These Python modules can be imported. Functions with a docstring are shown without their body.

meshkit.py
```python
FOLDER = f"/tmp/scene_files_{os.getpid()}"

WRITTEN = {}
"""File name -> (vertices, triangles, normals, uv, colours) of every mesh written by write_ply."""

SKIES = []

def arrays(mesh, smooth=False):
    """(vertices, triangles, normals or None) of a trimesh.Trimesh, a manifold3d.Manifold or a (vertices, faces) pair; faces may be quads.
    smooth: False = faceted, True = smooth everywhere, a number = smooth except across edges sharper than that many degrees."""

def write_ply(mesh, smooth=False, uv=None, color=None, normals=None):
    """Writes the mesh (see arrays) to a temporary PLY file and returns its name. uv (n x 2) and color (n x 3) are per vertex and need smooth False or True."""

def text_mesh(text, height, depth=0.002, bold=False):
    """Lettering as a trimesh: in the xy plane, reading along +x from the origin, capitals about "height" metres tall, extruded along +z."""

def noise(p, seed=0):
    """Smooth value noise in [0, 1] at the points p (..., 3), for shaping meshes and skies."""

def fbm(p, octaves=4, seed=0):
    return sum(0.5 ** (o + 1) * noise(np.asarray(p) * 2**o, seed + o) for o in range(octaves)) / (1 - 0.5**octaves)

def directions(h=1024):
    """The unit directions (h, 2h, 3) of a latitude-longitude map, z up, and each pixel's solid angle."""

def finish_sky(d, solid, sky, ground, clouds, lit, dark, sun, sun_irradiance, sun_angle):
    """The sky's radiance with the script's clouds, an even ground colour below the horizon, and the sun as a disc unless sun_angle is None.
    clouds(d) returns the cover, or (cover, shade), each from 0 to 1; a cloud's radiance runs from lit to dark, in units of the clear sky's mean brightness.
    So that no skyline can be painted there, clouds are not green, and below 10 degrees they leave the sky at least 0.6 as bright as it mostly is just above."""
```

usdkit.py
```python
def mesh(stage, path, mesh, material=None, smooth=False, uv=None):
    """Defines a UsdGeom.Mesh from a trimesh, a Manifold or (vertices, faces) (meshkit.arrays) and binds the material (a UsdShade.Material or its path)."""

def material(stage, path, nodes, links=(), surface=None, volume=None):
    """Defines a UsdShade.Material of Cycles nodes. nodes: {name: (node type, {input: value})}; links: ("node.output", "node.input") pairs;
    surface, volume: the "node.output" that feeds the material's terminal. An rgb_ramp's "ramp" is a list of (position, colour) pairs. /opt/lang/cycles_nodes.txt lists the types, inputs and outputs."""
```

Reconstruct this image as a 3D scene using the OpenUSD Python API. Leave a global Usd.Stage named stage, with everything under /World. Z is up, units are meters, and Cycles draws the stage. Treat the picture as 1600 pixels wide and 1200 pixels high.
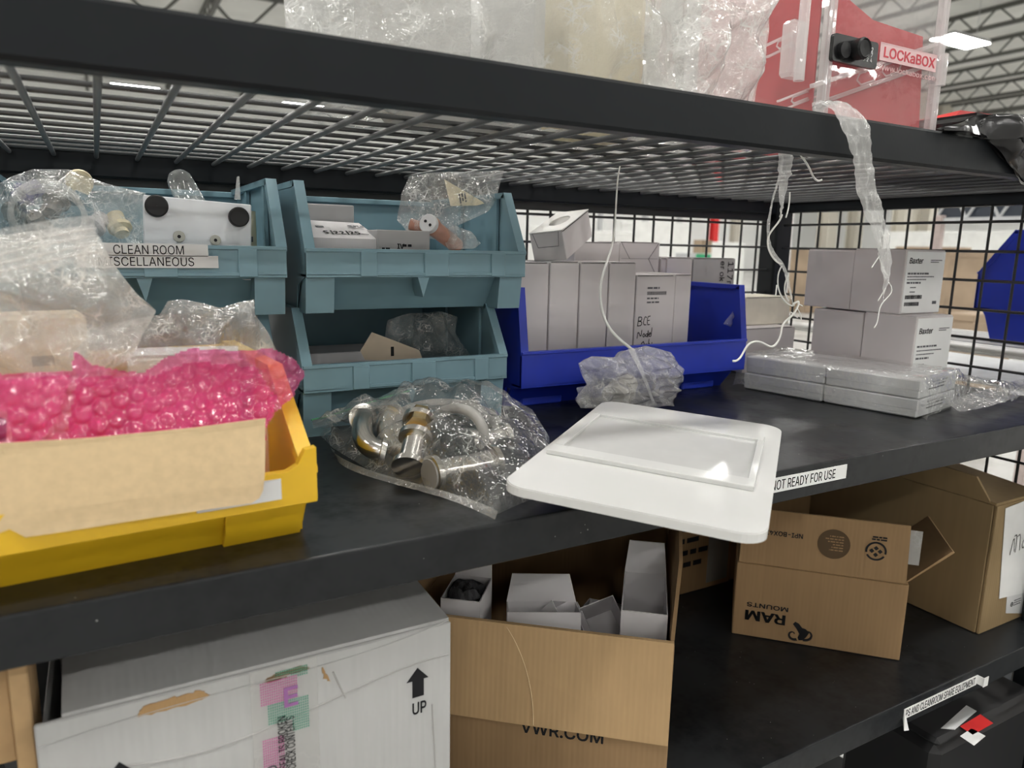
import math, numpy as np, trimesh, manifold3d as m3, meshkit, usdkit
from scipy.spatial import cKDTree
from pxr import Usd, UsdGeom, UsdLux, Gf, Sdf

stage = Usd.Stage.CreateInMemory()
UsdGeom.SetStageUpAxis(stage, UsdGeom.Tokens.z)
UsdGeom.SetStageMetersPerUnit(stage, 1.0)
UsdGeom.Xform.Define(stage, '/World')

# ------------------------------------------------------------------ camera
# world: x along the rack's front, y into the rack, z up; z = 0 is the top of the middle shelf, y = 0 the rack's front face
FOC, YAW, PIT, ROL = 1142.9, 0.51296, 0.18665, 0.020306
EYE = np.array([0.0, -0.51, 0.2285])
_fw, _rt, _up = np.array([math.sin(YAW), math.cos(YAW), 0]), np.array([math.cos(YAW), -math.sin(YAW), 0]), np.array([0, 0, 1.0])
_f2 = _fw * math.cos(PIT) - _up * math.sin(PIT); _u2 = _up * math.cos(PIT) + _fw * math.sin(PIT)
_r3 = _rt * math.cos(ROL) + _u2 * math.sin(ROL); _u3 = _u2 * math.cos(ROL) - _rt * math.sin(ROL)
cam = UsdGeom.Camera.Define(stage, '/World/camera')
cm = np.eye(4); cm[0, :3], cm[1, :3], cm[2, :3], cm[3, :3] = _r3, _u3, -_f2, EYE
cam.AddTransformOp().Set(Gf.Matrix4d(cm.tolist()))
cam.CreateHorizontalApertureAttr(36.0); cam.CreateVerticalApertureAttr(27.0)
cam.CreateFocalLengthAttr(36.0 * FOC / 1600)
cam.CreateClippingRangeAttr(Gf.Vec2f(0.02, 300))
cam.CreateFStopAttr(6.5); cam.CreateFocusDistanceAttr(0.85)
EXPOSURE = -0.60
cam.CreateExposureAttr(EXPOSURE)

# ------------------------------------------------------------------ light: the hall's own high bay lamps (built below, with the ceiling)
LAMP = 75.0                                   # radiance of a lamp's diffuser
LAMP_X = [-10.7, -4.5, 1.7, 7.9, 14.1, 20.3, 26.5, 32.7, 38.9]
LAMP_Y = [-14.8, -8.15, -1.5, 5.15, 11.8, 18.45, 25.1, 31.75]

# ------------------------------------------------------------------ helpers
def at(px, py, x=None, y=None, z=None):
    """The point of a plane x, y or z = const seen at a spot measured in the photograph."""
    d = _r3 * ((px - 800) / FOC) - _u3 * ((py - 600) / FOC) + _f2
    t = (x - EYE[0]) / d[0] if x is not None else (y - EYE[1]) / d[1] if y is not None else (z - EYE[2]) / d[2]
    return EYE + t * d

names = {}
def numbered(path):
    n = names.get(path, 0); names[path] = n + 1
    return path if n == 0 else f'{path}_{n:03d}'

def tag(p, label=None, cat=None, group=None, kind=None):
    for k, v in (('label', label), ('category', cat), ('group', group), ('kind', kind)):
        if v: p.SetCustomDataByKey(k, v)
    return p

def rot(rz=0, rx=0, ry=0):
    return trimesh.transformations.euler_matrix(math.radians(rx), math.radians(ry), math.radians(rz), 'sxyz')
def TM(loc=(0, 0, 0), rz=0, rx=0, ry=0):
    m = rot(rz, rx, ry); m[:3, 3] = loc; return m

def thing(name, label, cat, loc=(0, 0, 0), rz=0, rx=0, ry=0, group=None, kind=None, mat=None):
    x = UsdGeom.Xform.Define(stage, numbered('/World/' + name))
    m = TM(loc, rz, rx, ry) if mat is None else mat
    x.AddTransformOp().Set(Gf.Matrix4d(m.T.tolist()))
    return tag(x.GetPrim(), label, cat, group, kind)

def put(parent, name, mesh, mat, smooth=False, label=None, kind=None):
    """mesh (in the thing's own space) as one part below parent"""
    if isinstance(mesh, MB): mesh = mesh.mesh()
    p = usdkit.mesh(stage, numbered(f'{parent.GetPath()}/{name}'), mesh, mat, smooth).GetPrim()
    return tag(p, label, kind=kind)

def solo(name, mesh, mat, label=None, cat=None, group=None, kind=None, smooth=False):
    if isinstance(mesh, MB): mesh = mesh.mesh()
    p = usdkit.mesh(stage, numbered('/World/' + name), mesh, mat, smooth).GetPrim()
    return tag(p, label, cat, group, kind)

def dup(src, label=None, group=None, mat=None, loc=None, rz=0):
    base = src.GetName()
    x = UsdGeom.Xform.Define(stage, numbered('/World/' + base))
    x.GetPrim().GetReferences().AddInternalReference(src.GetPath())
    x.ClearXformOpOrder()
    m = TM(loc, rz) if mat is None else mat
    x.AddTransformOp(opSuffix='place').Set(Gf.Matrix4d(m.T.tolist()))
    x.GetPrim().SetInstanceable(True)
    return tag(x.GetPrim(), label or src.GetCustomDataByKey('label'), src.GetCustomDataByKey('category'), group or src.GetCustomDataByKey('group'))

class MB:
    def __init__(s): s.v, s.f, s.n = [], [], 0
    def add(s, m, T=None):
        if hasattr(m, 'to_mesh'):
            q = m.to_mesh(); v, f = q.vert_properties[:, :3].astype(float), q.tri_verts
        elif isinstance(m, tuple):
            v, f = np.asarray(m[0], float), np.asarray(m[1], int)
            if f.shape[1] == 4: f = np.vstack([f[:, [0, 1, 2]], f[:, [0, 2, 3]]])
        else: v, f = np.array(m.vertices), np.array(m.faces)
        if T is not None: v = v @ T[:3, :3].T + T[:3, 3]
        s.v.append(v); s.f.append(f + s.n); s.n += len(v); return s
    def box(s, x0, x1, y0, y1, z0, z1, b=0.0, T=None):
        if b <= 0:
            v = np.array([[x, y, z] for x in (x0, x1) for y in (y0, y1) for z in (z0, z1)])
        else:
            v = np.array([p for x, dx in ((x0, 1), (x1, -1)) for y, dy in ((y0, 1), (y1, -1)) for z, dz in ((z0, 1), (z1, -1))
                 for p in ((x + dx * b, y + dy * b, z), (x + dx * b, y, z + dz * b), (x, y + dy * b, z + dz * b))])
        return s.add(m3.Manifold.hull_points(v), T)
    def hull(s, pts, T=None): return s.add(m3.Manifold.hull_points(np.asarray(pts, float)), T)
    def prism(s, poly, a, b, axis='x', T=None):
        """polygon extruded from a to b; axis x: poly is (y,z); y: (x,z); z: (x,y)"""
        poly = np.asarray(poly, float)
        if np.sum(poly[:, 0] * np.roll(poly[:, 1], -1) - np.roll(poly[:, 0], -1) * poly[:, 1]) < 0: poly = poly[::-1]
        m = m3.CrossSection([poly]).extrude(b - a).to_mesh()
        v = m.vert_properties[:, :3].astype(float); f = m.tri_verts
        if axis == 'x': v = np.stack([v[:, 2] + a, v[:, 0], v[:, 1]], 1)
        elif axis == 'y': v = np.stack([v[:, 0], v[:, 2] + a, v[:, 1]], 1); f = f[:, ::-1]
        else: v = v + [0, 0, a]
        return s.add((v, f), T)
    def tube(s, pts, r, n=8, T=None, close=True):
        p = np.asarray(pts, float); r = np.broadcast_to(np.asarray(r, float), (len(p),))
        t = np.gradient(p, axis=0); t /= np.linalg.norm(t, axis=1, keepdims=True) + 1e-12
        a = np.cross(t[0], [0.3, 0.2, 1.0] if abs(t[0][2]) < .9 else [1, 0, 0.]); a /= np.linalg.norm(a)
        A = [a]
        for k in range(1, len(p)):
            a = A[-1] - t[k] * (A[-1] @ t[k]); a /= np.linalg.norm(a) + 1e-12; A.append(a)
        A = np.array(A); B = np.cross(t, A); g = np.arange(n) * 2 * np.pi / n
        v = p[:, None] + r[:, None, None] * (np.cos(g)[None, :, None] * A[:, None] + np.sin(g)[None, :, None] * B[:, None])
        f = []
        for i in range(len(p) - 1):
            for j in range(n): f.append([i * n + j, i * n + (j + 1) % n, (i + 1) * n + (j + 1) % n, (i + 1) * n + j])
        f = np.array(f); f = np.vstack([f[:, [0, 1, 2]], f[:, [0, 2, 3]]])
        v = v.reshape(-1, 3)
        if close:
            c0, c1 = len(v), len(v) + 1; v = np.vstack([v, p[0], p[-1]])
            e = [[c0, (j + 1) % n, j] for j in range(n)] + [[c1, (len(p) - 1) * n + j, (len(p) - 1) * n + (j + 1) % n] for j in range(n)]
            f = np.vstack([f, e])
        return s.add((v, f), T)
    def lathe(s, prof, n=24, T=None):
        """(r, z) profile turned about z"""
        prof = np.asarray(prof, float); g = np.arange(n) * 2 * np.pi / n
        v = np.stack([prof[:, 0, None] * np.cos(g), prof[:, 0, None] * np.sin(g), np.repeat(prof[:, 1, None], n, 1)], -1).reshape(-1, 3)
        f = np.array([[i * n + j, i * n + (j + 1) % n, (i + 1) * n + (j + 1) % n, (i + 1) * n + j] for i in range(len(prof) - 1) for j in range(n)])
        return s.add((v, f), T)
    def mesh(s): return np.vstack(s.v), np.vstack(s.f)

def frame(o, right, up):
    r = np.asarray(right, float); r = r / np.linalg.norm(r); u = np.asarray(up, float); u = u - r * (u @ r); u /= np.linalg.norm(u)
    m = np.eye(4); m[:3, 0], m[:3, 1], m[:3, 2], m[:3, 3] = r, u, np.cross(r, u), o; return m

def text(s, h, T, bold=False, depth=0.00025, sx=1.0, center=False, shear=0.0):
    m = meshkit.text_mesh(s, h, depth, bold)
    v = np.array(m.vertices); v[:, 0] *= sx; v[:, 0] += shear * v[:, 1]
    if center: v[:, 0] -= (v[:, 0].min() + v[:, 0].max()) / 2
    return MB().add((v, np.array(m.faces)), T)

def fit(s, h, T, L, bold=False, depth=0.00025):
    """lettering stretched to the length L"""
    return text(s, h, T, bold, depth, sx=L / meshkit.text_mesh(s, h, depth, bold).bounds[1][0])

def bars(T, w, h, n, seed, gap=0.55):
    """a printed bar code: flat strips in the plane of T"""
    g = np.random.default_rng(seed); b = MB(); x = 0
    ws = g.uniform(.5, 1.8, n); ws *= w / ws.sum()
    for k in ws:
        b.box(x, x + k * gap, 0, h, 0, .0002, T=T); x += k
    return b

def lines_of_print(T, w, rows, h, pitch, seed):
    """rows of print too small to read: short flat dashes"""
    g = np.random.default_rng(seed); b = MB()
    for r in range(rows):
        x = 0; end = w * g.uniform(.55, 1)
        while x < end:
            k = g.uniform(1.2, 4) * h
            b.box(x, min(x + k, end), -r * pitch - h, -r * pitch, 0, .0002, T=T); x += k + h * .6
    return b

def strokes(letters, T, r=0.0006, s=1.0):
    """pen strokes: letters is a list of polylines in the plane of T"""
    b = MB()
    for pl in letters:
        p = np.array([(x * s, y * s, .0002) for x, y in pl], float)
        if len(p) > 2:                                    # round the corners a little
            q = [p[0]]
            for i in range(1, len(p) - 1): q += [p[i] * .75 + p[i - 1] * .25, p[i] * .75 + p[i + 1] * .25]
            p = np.array(q + [p[-1]])
        for a, c in zip(p[:-1], p[1:]):
            d = c - a; L = np.linalg.norm(d) + 1e-9; nrm = np.array([-d[1], d[0], 0]) / L * r; e = d / L * r * .8
            b.add((np.array([a - e - nrm, c + e - nrm, c + e + nrm, a - e + nrm]), np.array([[0, 1, 2, 3]])), T)
    return b

def smooth_path(pts, n):
    from scipy.interpolate import CubicSpline
    p = np.asarray(pts, float); t = np.r_[0, np.cumsum(np.linalg.norm(np.diff(p, axis=0), axis=1))]
    return CubicSpline(t, p)(np.linspace(0, t[-1], n))

def ridged(p, seed, oct=3):
    out = 0; amp = 1.0
    for o in range(oct):
        n = meshkit.noise(p * 2 ** o + 7.3 * o, seed + o); out = out + amp * (1 - np.abs(2 * n - 1)); amp *= .5
    return out / 1.75

def facets(p, scale, seed, k=1.0):
    """piecewise smooth creases: distance to scattered points"""
    g = np.random.default_rng(seed); lo, hi = p.min(0) - scale, p.max(0) + scale
    n = int(min(4000, max(12, np.prod((hi - lo) / scale))))
    t = cKDTree(g.uniform(lo, hi, (n, 3)))
    d, _ = t.query(p, 2)
    return (d[:, 0] / scale) * k

def creases(p, scale, seed, K=10):
    """straight folds of many directions, each strong only here and there, as in crumpled film"""
    g = np.random.default_rng(seed + 99)
    q = p + scale * .45 * (np.stack([meshkit.noise(p / (scale * 1.6) + 13.7 * k, seed + k) for k in range(3)], -1) - .5)
    out = 0
    for i in range(K):
        d = g.normal(size=3); d /= np.linalg.norm(d); s = scale * g.uniform(.6, 2.4); t = q @ d / s + g.uniform()
        m = np.clip(meshkit.noise(p / (2.2 * scale) + 17.1 * i, seed + 31 + i) * 2.6 - .9, 0, 1)
        out = out + (np.abs(2 * (t - np.floor(t + .5))) - .5) * m * (s / scale) ** .8
    return out / 1.6

def film(outline, bulge, amp=0.006, nr=34, nt=150, seed=0, scale=0.03, both=True, power=2.5, center=None, flat_back=False, sag=0.0, normal=None, rim=0.28):
    """A crumpled plastic bag or sheet inside a star-shaped outline (3-D points): a front and, if both, a back skin, bulged along the outline's normal, with creases."""
    o = np.asarray(outline, float)
    seg = np.linalg.norm(np.roll(o, -1, 0) - o, axis=1); t = np.r_[0, np.cumsum(seg)]; oc = np.vstack([o, o[:1]])
    u = np.linspace(0, t[-1], nt, endpoint=False); ring = np.stack([np.interp(u, t, oc[:, k]) for k in range(3)], 1)
    c = o.mean(0) if center is None else np.asarray(center, float)
    if normal is None:
        nrm = np.zeros(3)
        for a, b in zip(o, np.roll(o, -1, 0)): nrm += np.cross(a - c, b - c)
        if nrm @ (EYE - c) < 0: nrm = -nrm
    else: nrm = np.asarray(normal, float)
    nrm = nrm / np.linalg.norm(nrm)
    rr = np.linspace(0, 1, nr + 1)[1:] ** 0.85
    grid = c + (ring[None] - c) * rr[:, None, None]
    prof = (1 - rr ** power)[:, None]
    out = []
    for side in ((1, -1) if both else (1,)):
        b = bulge if side == 1 else (0.05 * bulge if flat_back else bulge * .7)
        g = grid.reshape(-1, 3)
        a = amp * (2.2 * creases(g, scale, seed + (side < 0) * 11) + .5 * (facets(g, scale * .9, seed + 5 + (side < 0) * 3) - .55))
        lateral = np.stack([meshkit.noise(g / scale * .8 + 31 * k, seed + 2) - .5 for k in range(3)], 1) * amp * 1.2
        w = np.repeat((rim + (1 - rim) * np.minimum(1, (1 - rr) * 9)), nt)[:, None]
        v = g + nrm * (side * (prof * b).repeat(nt, 1).reshape(-1, 1)) + (nrm * a[:, None] + lateral) * w
        if sag: v[:, 2] -= sag * (1 - np.repeat(rr, nt))
        cc = c + nrm * side * b
        v = np.vstack([v, cc]); ci = len(v) - 1
        i, j = np.meshgrid(np.arange(nr - 1), np.arange(nt), indexing='ij'); i, j = i.ravel(), j.ravel(); j2 = (j + 1) % nt
        q = np.stack([i * nt + j, i * nt + j2, (i + 1) * nt + j2, (i + 1) * nt + j], 1)
        f = np.vstack([q[:, [0, 1, 2]], q[:, [0, 2, 3]], np.stack([np.full(nt, ci), (np.arange(nt) + 1) % nt, np.arange(nt)], 1)])
        out.append((v, f))
    m = MB()
    for k in out: m.add(k)
    return m

def ribbon(path, widths, across, n=60, seed=0, amp=.002, nw=7, twist=0.0, fold=0.0):
    """a gathered strip of film along a path"""
    p = smooth_path(path, n); w = np.interp(np.linspace(0, 1, n), np.linspace(0, 1, len(widths)), widths)
    t = np.gradient(p, axis=0); t /= np.linalg.norm(t, axis=1, keepdims=True)
    a = np.asarray(across, float); a = a - t * (t @ a)[:, None]; a /= np.linalg.norm(a, axis=1, keepdims=True); nn = np.cross(t, a)
    ang = np.linspace(0, twist, n); a, nn = a * np.cos(ang)[:, None] + nn * np.sin(ang)[:, None], nn * np.cos(ang)[:, None] - a * np.sin(ang)[:, None]
    s = np.linspace(-.5, .5, nw)
    v = p[:, None] + a[:, None] * (w[:, None] * s)[:, :, None]
    q = v.reshape(-1, 3); sc = max(.004, w.max() * .3)
    d = (ridged(q / sc * [1, 1, .4], seed) - .5) * amp * 2 + (facets(q, sc, seed + 3) - .5) * amp
    z = fold * np.abs(((s * 3) % 1) - .5)[None, :] * w[:, None]
    v = v + nn[:, None] * (d.reshape(n, nw) + z)[:, :, None]
    i, j = np.meshgrid(np.arange(n - 1), np.arange(nw - 1), indexing='ij'); i, j = i.ravel(), j.ravel()
    return v.reshape(-1, 3), np.stack([i * nw + j, i * nw + j + 1, (i + 1) * nw + j + 1, (i + 1) * nw + j], 1)

# ------------------------------------------------------------------ materials
def M(name, nodes, links, surface): return usdkit.material(stage, '/World/Looks/' + name, nodes, links, surface)

def plain(name, col, rough=.5, spec=.5, metal=0.0, var=0.06, scale=40.0, bump=0.0, bscale=60.0, coat=0.0, rvar=0.0, rscale=9.0, sub=0.0):
    c = np.array(col, float)
    n = {'tc': ('texture_coordinate', {}), 'n': ('noise_texture', {'scale': scale, 'detail': 5.0}),
         'r': ('rgb_ramp', {'ramp': [(.3, tuple(c * (1 - var))), (.7, tuple(np.minimum(1, c * (1 + var))))]}),
         'p': ('principled_bsdf', {'roughness': rough, 'specular_ior_level': spec, 'metallic': metal, 'coat_weight': coat, 'coat_roughness': .08})}
    l = [('tc.object', 'n.vector'), ('n.fac', 'r.fac'), ('r.color', 'p.base_color')]
    if rvar:
        n['n3'] = ('noise_texture', {'scale': rscale, 'detail': 6.0, 'roughness': .65}); n['mr'] = ('map_range', {'from_min': .3, 'from_max': .7, 'to_min': max(.03, rough - rvar), 'to_max': rough + rvar})
        l += [('tc.object', 'n3.vector'), ('n3.fac', 'mr.value'), ('mr.result', 'p.roughness')]
    if bump:
        n['n2'] = ('noise_texture', {'scale': bscale, 'detail': 4.0}); n['b'] = ('bump', {'strength': bump, 'distance': .002})
        l += [('tc.object', 'n2.vector'), ('n2.fac', 'b.height'), ('b.normal', 'p.normal')]
    return M(name, n, l, 'p.BSDF')

def film_mat(name, haze=.1, tint=(1, 1, 1), hcol=(.9, .9, .88), rough=.12, bump=.5, bscale=60.0, gain=1.6, crease=.35):
    """thin clear plastic: see-through, mirror-like at grazing angles, a little milky, covered in small creases that whiten along their edges"""
    mth = lambda t, **k: ('math', {'math_type': t, **k})
    n = {'tc': ('texture_coordinate', {}), 'wn': ('noise_texture', {'scale': bscale * .45, 'detail': 3.0}), 'ws': ('vector_math', {'math_type': 'scale', 'scale': .9 / bscale}), 'wa': ('vector_math', {'math_type': 'add'}),
         'v1': ('voronoi_texture', {'feature': 'distance_to_edge', 'scale': bscale}), 'v2': ('voronoi_texture', {'feature': 'distance_to_edge', 'scale': bscale * 2.9}), 'v3': ('voronoi_texture', {'feature': 'f1', 'scale': bscale * .37}),
         'a1': mth('multiply_add', value2=.38), 'a2': mth('multiply_add', value2=2.0), 'b': ('bump', {'strength': bump, 'distance': .30 / bscale}),
         'cn': ('noise_texture', {'scale': bscale * .5, 'detail': 4.0}), 'cm': ('map_range', {'from_min': .50, 'from_max': .66, 'to_min': 0.0, 'to_max': crease, 'clamp': True}), 'ce': ('map_range', {'from_min': 0.0, 'from_max': .075, 'to_min': 1.0, 'to_max': 0.0, 'clamp': True}), 'c2': ('map_range', {'from_min': 0.0, 'from_max': .09, 'to_min': .7, 'to_max': 0.0, 'clamp': True}),
         'cx': mth('maximum'), 'hm': mth('multiply_add', value3=haze, use_clamp=True),
         'fr': ('layer_weight', {'blend': .5}), 'pw': mth('power', value2=4.0), 'g': mth('multiply_add', value2=.9, value3=.035 * gain, use_clamp=True),
         't': ('transparent_bsdf', {'color': tint}), 'tl': ('translucent_bsdf', {'color': hcol}), 'df': ('diffuse_bsdf', {'color': hcol}), 'hz': ('mix_closure', {'fac': .6}),
         'm1': ('mix_closure', {}), 'gl': ('glossy_bsdf', {'roughness': rough, 'color': (1, 1, 1)}), 'm2': ('mix_closure', {})}
    l = [('tc.object', 'wn.vector'), ('wn.color', 'ws.vector1'), ('tc.object', 'wa.vector1'), ('ws.vector', 'wa.vector2'), ('wa.vector', 'v1.vector'), ('wa.vector', 'v2.vector'), ('wa.vector', 'v3.vector'),
         ('v2.distance', 'a1.value1'), ('v1.distance', 'a1.value3'), ('v3.distance', 'a2.value1'), ('a1.value', 'a2.value3'), ('a2.value', 'b.height'), ('b.normal', 'gl.normal'),
         ('tc.object', 'cn.vector'), ('cn.fac', 'cm.value'), ('v1.distance', 'ce.value'), ('v2.distance', 'c2.value'), ('ce.result', 'cx.value1'), ('c2.result', 'cx.value2'), ('cx.value', 'hm.value1'), ('cm.result', 'hm.value2'), ('hm.value', 'm1.fac'),
         ('fr.facing', 'pw.value1'), ('pw.value', 'g.value1'), ('g.value', 'm2.fac'), ('tl.BSDF', 'hz.closure1'), ('df.BSDF', 'hz.closure2'), ('t.BSDF', 'm1.closure1'), ('hz.closure', 'm1.closure2'),
         ('m1.closure', 'm2.closure1'), ('gl.BSDF', 'm2.closure2')]
    return M(name, n, l, 'm2.closure')

def kraft(name, col, flute=350.0, rough=.8, var=.10, axis=0):
    """corrugated board: faint flutes, mottled"""
    c = np.array(col, float)
    n = {'tc': ('texture_coordinate', {}), 'mp': ('mapping', {'scale': (1, 1, .06) if axis == 0 else (.06, 1, 1)}), 'n': ('noise_texture', {'scale': 90.0, 'detail': 6.0, 'roughness': .6}),
         'n1': ('noise_texture', {'scale': 9.0, 'detail': 3.0}), 'mx': ('math', {'math_type': 'multiply_add', 'value2': .5}), 'hf': ('math', {'math_type': 'multiply', 'value2': .5}),
         'r': ('rgb_ramp', {'ramp': [(.3, tuple(c * (1 - var))), (.7, tuple(np.minimum(1, c * (1 + var))))]}),
         'w': ('wave_texture', {'scale': flute / 6.28, 'bands_direction': 'x', 'distortion': .6}), 'b': ('bump', {'strength': .10, 'distance': .0012}),
         'p': ('principled_bsdf', {'roughness': rough, 'specular_ior_level': .2})}
    l = [('tc.object', 'mp.vector'), ('mp.vector', 'n.vector'), ('tc.object', 'n1.vector'), ('n1.fac', 'hf.value1'), ('n.fac', 'mx.value1'), ('hf.value', 'mx.value3'), ('mx.value', 'r.fac'), ('r.color', 'p.base_color'),
         ('tc.object', 'w.vector'), ('w.fac', 'b.height'), ('b.normal', 'p.normal')]
    return M(name, n, l, 'p.BSDF')

steel = plain('charcoal_steel', (.0095, .0115, .0138), rough=.42, spec=.18, var=.10, scale=14, rvar=.08, rscale=22, bump=.03, bscale=300)
wire_steel = plain('black_wire', (.020, .021, .022), rough=.42, spec=.5, var=.1)
grey_wire = plain('grey_wire', (.095, .098, .102), rough=.36, spec=.6, var=.1)
deck_wire = plain('dark_deck_wire', (.045, .046, .048), rough=.34, spec=.6, var=.1)
teal = plain('teal_plastic', (.185, .310, .365), rough=.40, spec=.45, var=.05, scale=20, bump=.03, bscale=150)
def scuffed(name, col):
    c = np.array(col)
    n = {'tc': ('texture_coordinate', {}), 'n': ('noise_texture', {'scale': 9.0, 'detail': 6.0, 'roughness': .65}), 'r': ('rgb_ramp', {'ramp': [(.3, tuple(c * .8)), (.72, tuple(c * 1.35))]}),
         'v': ('voronoi_texture', {'feature': 'f1', 'scale': 110.0}), 'sp': ('math', {'math_type': 'less_than', 'value2': .075}), 'vc': ('noise_texture', {'scale': 30.0, 'detail': 2.0}), 'gt': ('math', {'math_type': 'greater_than', 'value2': .60}), 'mu': ('math', {'math_type': 'multiply'}),
         'mp': ('mapping', {'scale': (3.0, 160.0, 1.0), 'rotation': (0, 0, .35)}), 'sn': ('noise_texture', {'scale': 1.0, 'detail': 2.0}), 'sg': ('math', {'math_type': 'greater_than', 'value2': .78}), 'sm': ('math', {'math_type': 'multiply', 'value2': .35}), 'mx': ('math', {'math_type': 'maximum'}),
         'mix': ('mix_color', {'b': (.30, .30, .29)}), 'mr': ('map_range', {'from_min': .3, 'from_max': .7, 'to_min': .22, 'to_max': .46}), 'p': ('principled_bsdf', {'specular_ior_level': .30})}
    l = [('tc.object', 'n.vector'), ('n.fac', 'r.fac'), ('tc.object', 'v.vector'), ('v.distance', 'sp.value1'), ('tc.object', 'vc.vector'), ('vc.fac', 'gt.value1'), ('sp.value', 'mu.value1'), ('gt.value', 'mu.value2'), ('tc.object', 'mp.vector'), ('mp.vector', 'sn.vector'), ('sn.fac', 'sg.value1'), ('sg.value', 'sm.value1'), ('mu.value', 'mx.value1'), ('sm.value', 'mx.value2'), ('mx.value', 'mix.fac'), ('r.color', 'mix.a'), ('mix.result', 'p.base_color'), ('n.fac', 'mr.value'), ('mr.result', 'p.roughness')]
    return M(name, n, l, 'p.BSDF')
shelf_steel = scuffed('scuffed_shelf_steel', (.0120, .0134, .0150))
blue = plain('blue_plastic', (.012, .035, .42), rough=.36, spec=.5, var=.08, scale=20)
yellow = plain('yellow_plastic', (.72, .44, .016), rough=.36, spec=.5, var=.05, scale=20)
yellow_in = yellow
white_card = plain('white_card', (.66, .635, .645), rough=.72, spec=.25, var=.03, scale=30, bump=.02)
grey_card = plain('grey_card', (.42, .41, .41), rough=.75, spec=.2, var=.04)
paper = plain('paper_white', (.80, .80, .79), rough=.6, spec=.3, var=.02)
label_grey = plain('label_silver', (.66, .66, .66), rough=.45, spec=.4, var=.02)
ink = plain('black_ink', (.012, .012, .014), rough=.6, spec=.2, var=.05)
grey_ink = plain('grey_ink', (.10, .10, .11), rough=.6, spec=.2, var=.05)
brown_ink = plain('brown_ink', (.10, .065, .035), rough=.7, spec=.15, var=.05)
pink_ink = plain('pink_ink', (.60, .16, .38), rough=.6, spec=.2); green_ink = plain('green_ink', (.10, .34, .24), rough=.6, spec=.2)
crease_ink = plain('crease_grey', (.40, .39, .38), rough=.8, spec=.1)
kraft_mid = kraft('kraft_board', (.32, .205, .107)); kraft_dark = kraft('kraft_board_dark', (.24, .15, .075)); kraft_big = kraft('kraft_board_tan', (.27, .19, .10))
kraft_pale = plain('kraft_card_pale', (.63, .475, .285), rough=.8, spec=.2, var=.06, scale=160, bump=.03, bscale=500); kraft_raw = kraft('kraft_torn', (.40, .25, .12), flute=600)
white_board = kraft('white_board', (.47, .47, .465), flute=330, var=.05)
white_box = plain('white_small_carton', (.60, .565, .565), rough=.75, spec=.2, var=.03, scale=12, bump=.02, bscale=200)
acrylic = plain('white_acrylic', (.70, .70, .69), rough=.12, spec=.5, var=.015, scale=12)
black_rubber = plain('black_rubber', (.010, .010, .011), rough=.55, spec=.4)
black_gloss = plain('black_plastic', (.012, .012, .013), rough=.25, spec=.5)
black_film = plain('black_bag_film', (.012, .012, .013), rough=.22, spec=.6, bump=.3, bscale=70)
zinc = plain('zinc_metal', (.72, .70, .66), rough=.22, metal=1.0, var=.08); brass = plain('brass_metal', (.55, .40, .20), rough=.25, metal=1.0, var=.08)
hose = plain('grey_hose', (.34, .33, .31), rough=.4, spec=.5)
silver_box = plain('silver_carton', (.70, .705, .71), rough=.32, spec=.6, metal=.1, var=.03, scale=25)
red_sheet = plain('red_backing', (.60, .055, .075), rough=.45, spec=.4, var=.06, scale=18)
red_plastic = plain('red_plastic', (.62, .03, .03), rough=.35)
wood = plain('pine_wood', (.50, .33, .17), rough=.7, spec=.2, var=.18, scale=25)
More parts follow.
